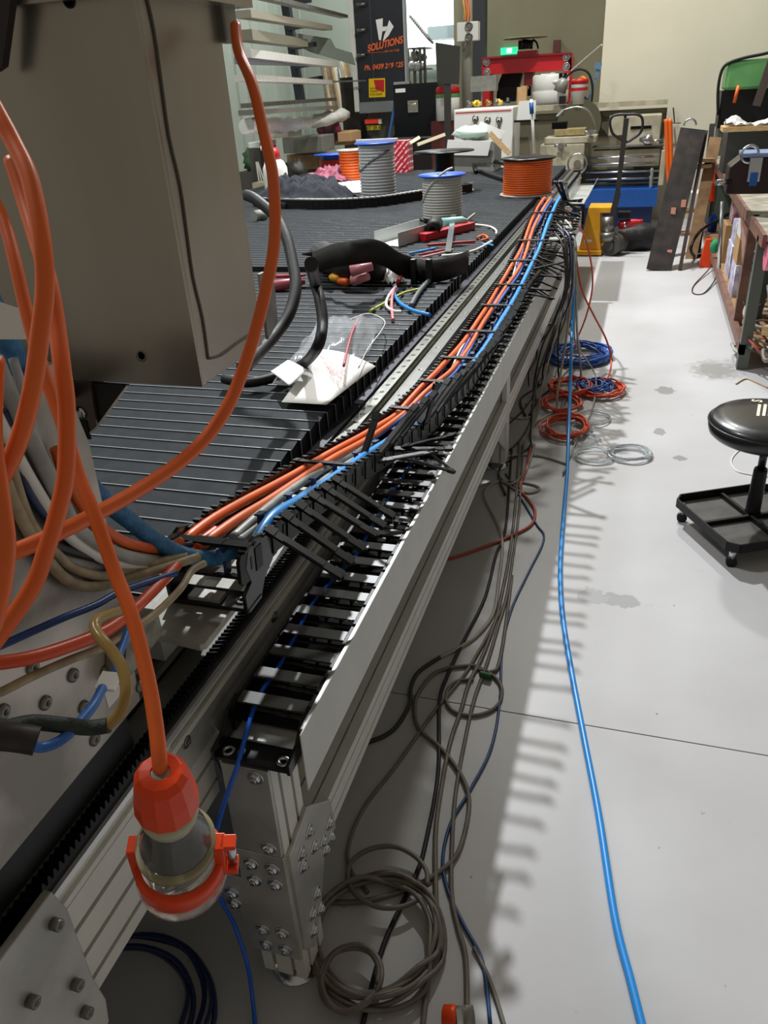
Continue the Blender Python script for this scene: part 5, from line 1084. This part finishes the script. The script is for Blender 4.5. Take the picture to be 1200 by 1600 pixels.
# red patterned box
def redbox_mat():
    m=bpy.data.materials.new('red_diagonal_print'); m.use_nodes=True; nt=m.node_tree; L=nt.links; b_=nt.nodes['Principled BSDF']
    tc=nt.nodes.new('ShaderNodeTexCoord'); mp=nt.nodes.new('ShaderNodeMapping'); mp.inputs['Rotation'].default_value=(0,.8,0); L.new(tc.outputs['Object'],mp.inputs[0])
    wv=nt.nodes.new('ShaderNodeTexWave'); wv.bands_direction='Z'; wv.inputs['Scale'].default_value=8; L.new(mp.outputs[0],wv.inputs[0])
    n=nt.nodes.new('ShaderNodeTexNoise'); n.inputs['Scale'].default_value=45; L.new(tc.outputs['Object'],n.inputs[0])
    mm=nt.nodes.new('ShaderNodeMath'); mm.operation='MULTIPLY'; L.new(wv.outputs['Fac'],mm.inputs[0]); L.new(n.outputs[0],mm.inputs[1])
    r=nt.nodes.new('ShaderNodeMapRange'); r.inputs[1].default_value=.38; r.inputs[2].default_value=.45; L.new(mm.outputs[0],r.inputs[0])
    x=nt.nodes.new('ShaderNodeMix'); x.data_type='RGBA'; x.inputs[6].default_value=lin('c01a30'); x.inputs[7].default_value=lin('f0dadc'); L.new(r.outputs[0],x.inputs[0]); L.new(x.outputs[2],b_.inputs['Base Color']); return m
b=rz(613,270); c=rz(641,268); boxp('red_carton',(b.x,b.y,ZT),(c.x,b.y+.2,ay(628,220,b.y).z),redbox_mat(),label='red carton with white diagonal print behind the left reels',cat='carton')
# grey carton THANK YOU
b=rz(703,270); c=rz(772,268); bc=T('grey_carton','grey cardboard carton with open white flaps and plastic inside','carton',(b.x+.2,b.y+.2,ZT))
topz=ay(735,222,b.y).z
boxp('carton_body',(b.x,b.y,ZT),(c.x-.0,b.y+.4,topz),GREYB,bc,.002)
O('flap',MB().prism([(0,0),(.40,-.02),(.43,.10),(.02,.13)],(b.x-.03,b.y-.03,topz-.10),X_,Z_,(0,.006,0)),WHITE,bc)
O('flap',MB().prism([(0,0),(.30,.0),(.34,.06),(.1,.16)],(b.x+.15,b.y+.25,topz),X_,Z_,(0,.006,0)),WHITE,bc)
text('THANK YOU',V((b.x+.21,b.y-.002,ZT+.05)),X_,Z_,.045,M('carton_print','4c4b48',.6),bc); text('RECYCLE',V((b.x+.02,b.y-.002,ZT+.16)),X_,Z_,.03,MT['carton_print'],bc)
blob('plastic_film','pale green plastic film bunched on the grey carton',V((b.x+.16,b.y+.2,topz+.07)),.17,.1,.06,M('pale_green_film','d6ece0',.25,0,trans=.2),18,'plastic film')
O('timber_strip',MB().bar(ay(765,208,b.y-.1),ay(796,240,b.y-.15),.05,.012,Y_),WOOD,label='bare timber strip leaning on the grey carton',cat='timber')
for i,(q,r_) in enumerate((((640,224),(655,215)),((652,226),(695,210)))): O('timber_strip',MB().bar(ay(*q,8.1),ay(*r_,8.3),.03,.02,Y_),M('pale_strip','d8ccb0',.6),label=('short','long')[i]+' pale strip poking out above the empty black reel',cat='timber')
# lying black chain piece by orange reel
cl=T('chain_offcut','black cable chain offcut folded on the covers left of the orange reel','cable chain',rz(765,290))
mb=MB().tube([rz(x,y)+Z_*z for x,y,z in((800,288,.02),(775,280,.02),(752,272,.02),(742,272,.03),(744,266,.07),(760,264,.08),(785,272,.09),(800,278,.09))],.02,4,4); O('chain_body',mb,BLK,cl)
# long curved chain strip behind nearest reel
pc2=[rz(400,322),rz(450,325),rz(520,326),rz(590,322),rz(650,313),rz(700,305),rz(735,300)]
sp_=spline(pc2,8); lc_=T('curved_chain','long black cable chain curved across the covers behind the reels','cable chain',rz(560,324))
mb=MB()
for i in range(len(sp_)-1):
    a,b=sp_[i],sp_[i+1]; mb.bar(a+Z_*.03,b+Z_*.03,.05,.06)
O('chain_side',mb,BLK,lc_)
for i in range(0,len(sp_)-1):
    a=sp_[i]; O('chain_tab',MB().box((a.x-.02,a.y-.02,ZT+.06),(a.x+.03,a.y+.03,ZT+.067)),SILV,lc_)
# cloth heap
def heap(name,label,q,rx,ry,hz,mat,seed,cat,z=ZT):
    rd=random.Random(seed); c=az(q[0],q[1],z); N=28; vs=[];fs=[]
    ph=[(rd.uniform(8,30)/max(rx,.1)*.3,rd.uniform(0,6),rd.uniform(0,PI)) for _ in range(7)]
    for i in range(N):
        for j in range(N):
            u,v=i/(N-1)*2-1,j/(N-1)*2-1; d=max(0,1-(u*u+v*v)**.5); w_=sum(abs(math.sin((u*math.cos(t)+v*math.sin(t))*k+p)) for k,p,t in ph)/7
            vs.append(c+V((u*rx,v*ry,hz*min(1,d*2.2)*(-.35+w_*2.1)+.012)))
    for i in range(N-1):
        for j in range(N-1):
            if sum((( (a)/(N-1)*2-1)**2+((b_)/(N-1)*2-1)**2)<.96+.1*math.sin(a*1.3+b_) for a,b_ in((i,j),(i+1,j+1)))==2: fs.append((i*N+j,(i+1)*N+j,(i+1)*N+j+1,i*N+j+1))
    mb=MB(); mb.smooth=True; mb.add(vs,fs); used={k for f in fs for k in f}; 
    mp={}; nv=[]
    for k in sorted(used): mp[k]=len(nv); nv.append(mb.v[k])
    mb.v=nv; mb.f=[[mp[k] for k in f] for f in mb.f]
    o=O(name,mb,mat,label=label,cat=cat); m_=o.modifiers.new('s','SOLIDIFY'); m_.thickness=.004; return o
heap('black_jacket','crumpled charcoal cloth jacket lying left of the curved chain',(478,318),.45,.28,.13,CLOTH,3,'jacket')
heap('cord_heap','tangled pink red cord heap at the foot of the orange reels',(530,280),.33,.4,.08,M('pink_red_cord','84304a',.6,0,.5,25,h2='a86478'),4,'cord heap')
a=rz(500,304); b=rz(592,300); c=rz(588,282); d=rz(512,286)
O('white_sheet',MB().add([a,b,c,d]+[p+Z_*.006 for p in(a,b,c,d)],[(3,2,1,0),(4,5,6,7),(0,1,5,4),(1,2,6,5),(2,3,7,6),(3,0,4,7)]),WHITE,label='white paper sheet under the pink cord heap',cat='paper')
O('work_glove',MB().ell(rz(478,292)+Z_*.03,.14,.10,.03).ell(rz(465,295)+Z_*.03,.10,.03,.025).ell(rz(490,287)+Z_*.035,.12,.03,.025),M('yellow_glove','c8b040',.8,0,.5,20,h2='e8e0c0'),label='yellow and white work glove behind the charcoal jacket',cat='glove')
# white bottle with red pump
bo=T('spray_bottle','white plastic bottle with red pump top at the table edge','bottle',rz(434,302)); b=rz(434,302)
O('bottle_body',MB().lathe([(.10,0),(.105,.02),(.105,.20),(.08,.25),(.05,.27)],b,Z_,24),WHITEP,bo); O('pump_cap',MB().lathe([(.055,.26),(.055,.32),(.03,.36)],b,Z_,18),RED,bo); O('pump_rod',MB().cyl(b+Z_*.35,b+V((-.05,0,.55)),.02,10),RED,bo); O('nozzle',MB().cyl(b+Z_*.34,b+V((-.1,-.02,.36)),.018,8),WHITEP,bo)
for i,s_ in enumerate(('MIX','10:1','OIL')): text(s_,b+V((-.02,-.106,.15-.04*i)),X_,Z_,.04,M('ink_black','222222',.6),bo)
# aluminium channel
ac=T('aluminium_channel','short open aluminium U channel lying behind the tool pouch','channel',rz(620,380))
a=rz(585,383); b=rz(655,362); dch=(b-a); n_=V((-dch.y,dch.x,0)).normalized()
O('channel',MB().prism([(0,0),(.16,0),(.16,.07),(.157,.07),(.157,.003),(.003,.003),(.003,.07),(0,.07)],a-n_*.0,-n_,Z_,dch),M('bright_channel','d0d2d0',.35,.3),ac)
# red level + tape
rl=T('red_tool','red moulded tool bar lying at the right edge of the covers','tool',rz(700,372))
O('tool_body',MB().bar(rz(660,377)+Z_*.02,rz(737,358)+Z_*.02,.055,.04),RED,rl,.004); O('blade',MB().bar(rz(668,387)+Z_*.012,rz(742,381)+Z_*.012,.02,.012),M('dull_red_blade','9c2c2c',.4),rl)
O('tube_roll',MB().lathe([(.018,0),(.042,0),(.042,.14),(.018,.14)],rz(677,372)+V((0,-.02,.045)),V((-.1,1,.1)),24,False),RUB,label='black rubber tube roll with open end on the covers',cat='roll')
O('glue_tube',MB().lathe([(.025,0),(.025,.12),(.01,.15)],rz(690,362)+V((0,0,.05)),V((.9,.4,0)),14),M('pale_teal','8fc0bc',.4),label='pale teal tube lying on the red tool',cat='tube')
O('steel_key',MB().bar(rz(700,397)+Z_*.01,rz(709,352)+Z_*.06,.03,.006),STEEL,label='flat silver clip standing across the red tool',cat='clip')
def tw(label,pp,r,mat,cat='wire'):
    return cable('table_wire',label,[az(p[0],p[1],ZT+(p[2] if len(p)>2 else r+.001)) for p in pp],r,mat,8,5,cat)
tw('white cable arc at the back of the red tool',[(712,352),(740,351),(765,354),(775,360),(775,366)],.006,WHITEP)
tw('white cable bent along the front of the red tool',[(690,400),(720,397),(745,390),(768,377)],.007,WHITEP)
tw('blue wire offcut left of the red tool',[(640,396),(660,392),(680,388)],.006,BLUC)
tw('red wire offcut by the pouch belt',[(655,398),(680,393),(700,389)],.005,RED); tw('pink wire offcut by the pouch belt',[(660,402),(685,396),(708,390)],.005,M('pink_wire','e09aa0',.4))
tw('blue wire tail at the right end of the red tool',[(752,381),(765,382),(771,384)],.005,BLUC); tw('orange wire scraps at the right end of the red tool',[(745,372),(755,367),(762,372),(752,376)],.006,ORG)
# tool pouch
po=T('tool_pouch','black leather tool pouch on its side with belt and tools','tool pouch',rz(560,430))
def PP(x,y,dz): return az(x,y,ZT+dz)
body=[PP(486,385,.02),PP(500,425,.02),PP(545,445,.01),PP(600,445,.01),PP(615,420,.01)]
mb=MB(); N=13
sec=[(488,386,402,.03,.05),(500,380,428,.05,.10),(520,376,440,.06,.13),(545,374,446,.06,.14),(570,376,448,.05,.14),(592,384,446,.04,.12),(612,398,436,.02,.06)]
rings=[]
for (x,yt,yb_,zl_,zh) in sec:
    c0=PP(x,yb_,0.004); ring=[]
    for k in range(12):
        a=2*PI*k/12; ring.append(c0+V((0,.10+.13*math.cos(a),zh*.55+zh*.55*math.sin(a)+.002)))
    rings.append(ring)
vs=[p for r_ in rings for p in r_]; fs=[(i*12+k,i*12+(k+1)%12,(i+1)*12+(k+1)%12,(i+1)*12+k) for i in range(len(sec)-1) for k in range(12)]+[list(range(11,-1,-1)),[(len(sec)-1)*12+k for k in range(12)]]
mb.smooth=True; mb.add(vs,fs); O('pouch_body',mb,LEATH,po)
bl=[PP(488,412,.10),PP(520,400,.15),(PP(545,396,.17)),PP(575,392,.17),PP(600,398,.14),PP(622,412,.09),PP(645,420,.05),PP(670,424,.045),PP(700,420,.045),PP(732,408,.04)]
sp_=spline(bl,5); mb=MB(); mb.smooth=True
vs=[];fs=[]
for i,p in enumerate(sp_): 
    hw=.045; vs+=[p+V((0,-.01,-hw+.0)),p+V((0,.01,hw)),p+V((0,.016,hw)),p+V((0,-.004,-hw))]
for i in range(len(sp_)-1): 
    for k in range(4): fs.append((i*4+k,(i+1)*4+k,(i+1)*4+(k+1)%4,i*4+(k+1)%4))
mb.add(vs,fs); O('belt',mb,M('belt_charcoal','1f1e1d',.6,spec=.25),po)
O('flap',MB().bar(PP(490,400,.10),PP(535,392,.13),.16,.01,V((0,.3,1))),LEATH,po,.003)
for x_ in(648,672): p=PP(x_,424,.045); O('buckle',MB().box((p.x-.012,p.y-.03,p.z-.05),(p.x+.012,p.y+.0,p.z+.055)),BLK,po,.004)
tl1=T('pliers','pliers with faded pink grips poking from the pouch','pliers',PP(560,420,.03))
for (a,b) in (((548,424,.125),(582,416,.14)),((552,438,.08),(575,432,.10))): O('handle',MB().cyl(PP(a[0],a[1],a[2]),PP(*b),.022,12,.015),M('faded_pink_grip','b06a70',.4),tl1)
for (p1,p2,r1_,c_,lb) in (((532,437,.02),(515,432,.03),.018,YEL,'yellow handled screwdriver in front of the pouch'),((545,441,.02),(528,439,.02),.017,ORG,'orange handled screwdriver beside the yellow one'),((420,448,.02),(476,440,.02),.024,M('dull_pink_handle','a8505c',.4),'thick dull pink handled cutter left of the pouch'),((430,432,.03),(478,430,.03),.008,RED,'thin red handled driver shaft left of the pouch')):
    O('hand_tool',MB().lathe([(r1_*.6,0),(r1_,.01),(r1_*.9,(PP(*p1)-PP(*p2)).length*.8),(r1_*.4,(PP(*p1)-PP(*p2)).length)],PP(*p1),PP(*p2)-PP(*p1),14),c_,label=lb,cat='hand tool')
# cable with white sleeve & conductors
heap('cable_wrap','white crumpled tape wrap on a stripped cable end',(617,442),.05,.07,.05,WHITE,6,'tape wrap')
tw('pink insulated conductor curling from the white tape',[(618,445,.02),(613,462,.02),(612,480),(614,500)],.006,M('pink_conductor','e08088',.4)); tw('white insulated conductor curling from the white tape',[(618,448,.02),(606,465,.015),(604,478),(615,486),(628,487)],.006,WHITEP)
tw('blue insulated conductor bending right from the white tape',[(616,446,.02),(617,462,.01),(628,476),(648,486),(672,492)],.007,BLUC); tw('green and yellow earth wire lying across the fins',[(578,486),(600,474),(630,458),(658,450),(674,436),(692,425)],.005,M('yellow_green_wire','b8c83a',.4)); tw('grey flat cable offcut lying across the fins',[(642,478),(652,460),(664,445),(680,430)],.010,M('slate_cable','5b6268',.45))
tw('red cable stub above the white tape',[(622,440,.03),(630,424,.04),(634,418,.05)],.008,M('crimson','b02838',.4))
# plastic bag with documents
bgm=M('clear_bag_film','dde4ea',.12,0,alpha=.32)
N=18; vs=[];fs=[]
cor=[PP(425,600,.02),PP(555,582,.02),PP(600,500,.03),PP(500,498,.03)]
rd=random.Random(4)
for i in range(N):
    for j in range(N):
        u,v=i/(N-1),j/(N-1); p=cor[0].lerp(cor[1],u).lerp(cor[3].lerp(cor[2],u),v); e=min(u,v,1-u,1-v)
        vs.append(p+V((0,0,.045*min(1,e*4)+.012*math.sin(u*9+v*5)*math.sin(v*11-u*4)+.005*math.sin(u*31+v*13)+rd.uniform(-.001,.001))))
fs=[(i*N+j,(i+1)*N+j,(i+1)*N+j+1,i*N+j+1) for i in range(N-1) for j in range(N-1)]
mb=MB(); mb.smooth=True; mb.add(vs,fs); bag=O('plastic_bag',mb,bgm,label='clear zip plastic bag holding a printed delivery note on the fins',cat='plastic bag')
def paper(name,label,c4,mat,bulge=.01,parent=None):
    N=10; vs=[]
    for i in range(N):
        for j in range(N):
            u,v=i/(N-1),j/(N-1); p=c4[0].lerp(c4[1],u).lerp(c4[3].lerp(c4[2],u),v); vs.append(p+V((0,0,bulge*math.sin(u*PI)*math.sin(v*2.5))))
    mb=MB(); mb.smooth=True; mb.add(vs,[(i*N+j,(i+1)*N+j,(i+1)*N+j+1,i*N+j+1) for i in range(N-1) for j in range(N-1)])
    o=O(name,mb,mat,parent,label=label,**({'cat':'paper'} if not parent else {})); o.modifiers.new('s','SOLIDIFY').thickness=.001; return o
pn=paper('delivery_note','white printed form with red text under the clear bag',[PP(440,628,.01),PP(510,632,.02),PP(587,572,.03),PP(500,545,.05)],WHITE,.02)
paper('white_card','small blank white card beside the black hose end',[PP(423,580,.05),PP(452,602,.05),PP(480,578,.06),PP(450,562,.06)],WHITE,.004)
ri=M('red_print','c04a44',.6)
rr_=(PP(545,565,.055)-PP(500,590,.055)).normalized()
for k in range(6):
    a=PP(500+k*3,558+k*5,.066-.003*k); text(['WARNING DO NOT','CONTACT ITEMS','RETURN GOODS','SIGNED BY','DATE / TIME','QTY'][k],a,(PP(560+k*2,590+k*2,.05)-PP(510,560,.06)),V((-.35,.8,.15)),.017,ri,pn,ext=.0004)
# zip strip on bag
O('zip_strip',MB().tube([PP(537,572,.07),PP(543,545,.075),PP(550,520,.075),(PP(560,498,.06))],.004,6,4),M('red_zip','c05060',.4),bag); O('bag_fold',MB().tube([PP(560,575,.05),PP(575,545,.06),PP(597,515,.05),PP(600,500,.04),PP(575,490,.05),PP(545,500,.06)],.002,5,4),WHITEP,bag)
# black hoses standing on table
hz=[ad(385,305,2.3),ad(400,312,2.25),ad(430,338,2.2),ad(447,370,2.15),ad(457,410,2.1),ad(462,450,2.05),ad(452,490,2.0),ad(432,520,1.95),ad(405,550,1.85),ad(380,575,1.7)]
cable('black_hose','thick black hose arching behind the orange cable at the box',hz,.016,RUB,12,6,'hose')
cable('black_hose','short black hose end standing up out of the clear bag',[PP(486,412,.42),ad(492,440,2.0),ad(500,470,1.98),ad(504,505,1.95),ad(497,540,1.92),PP(478,565,.06),PP(455,578,.03),PP(420,592,.025),PP(385,598,.025),PP(350,592,.025)],.0145,RUB,12,6,'hose')
# dotted strip near reel
O('perforated_strip',MB().bar(az(722,350,ZT+.03),az(742,334,ZT+.04),.01,.01),SILV,label='thin dotted strip at the right of the nearest blue reel',cat='strip')
O('small_cylinder',MB().cyl(rz(398,345)+V((0,0,.03)),rz(415,342)+V((0,0,.03)),.035,14),GREYB,label='small grey cylinder on the covers beside the black hose',cat='cylinder')
# tray crate at far left edge
ct=T('utensil_crate','pale plastic crate of upright offcuts behind the spray bottle','crate',ay(402,300,7.4)); p=ay(396,303,7.4); 
O('crate_body',MB().box((p.x,7.4,p.z),(p.x+.16,7.6,p.z+.10)),CREAMP,ct)
rd=random.Random(30)
for i in range(5): q=V((p.x+.03+i*.03,7.5,p.z+.08)); O('offcut',MB().bar(q,q+V((rd.uniform(-.05,.03),0,.2)),.012,.006,Y_),ALU,ct)

# ---- labels told apart by their order in the place
def pxx(o):
    d=W[o.name]-CAM; return 600+1200*d.dot(RT)/d.dot(FW)
ORD=['leftmost','second from the left','third from the left','fourth from the left','fifth from the left','sixth from the left','seventh from the left','eighth from the left']
gr={}
for o in C.objects:
    if o.parent is None and o.get('group') and (o.name.startswith('hanging_cable') or o.name.startswith('leaning_bar') or o.name.startswith('scrap_cable')): gr.setdefault(o['group'],[]).append(o)
for g_,L_ in gr.items():
    L_.sort(key=pxx)
    for i,o in enumerate(L_):
        w0=o['label'].split(' hanging')[0].split(' leaning')[0].split(' offcut in')[0]
        what='hanging from the far chain bend' if o.name.startswith('hang') else ('leaning beside the truck body' if o.name.startswith('lean') else 'in the scrap heap')
        o['label']=(f'{w0}, {ORD[i]} of its colour, {what}' if len(L_)>1 else f'only {w0} {what}')
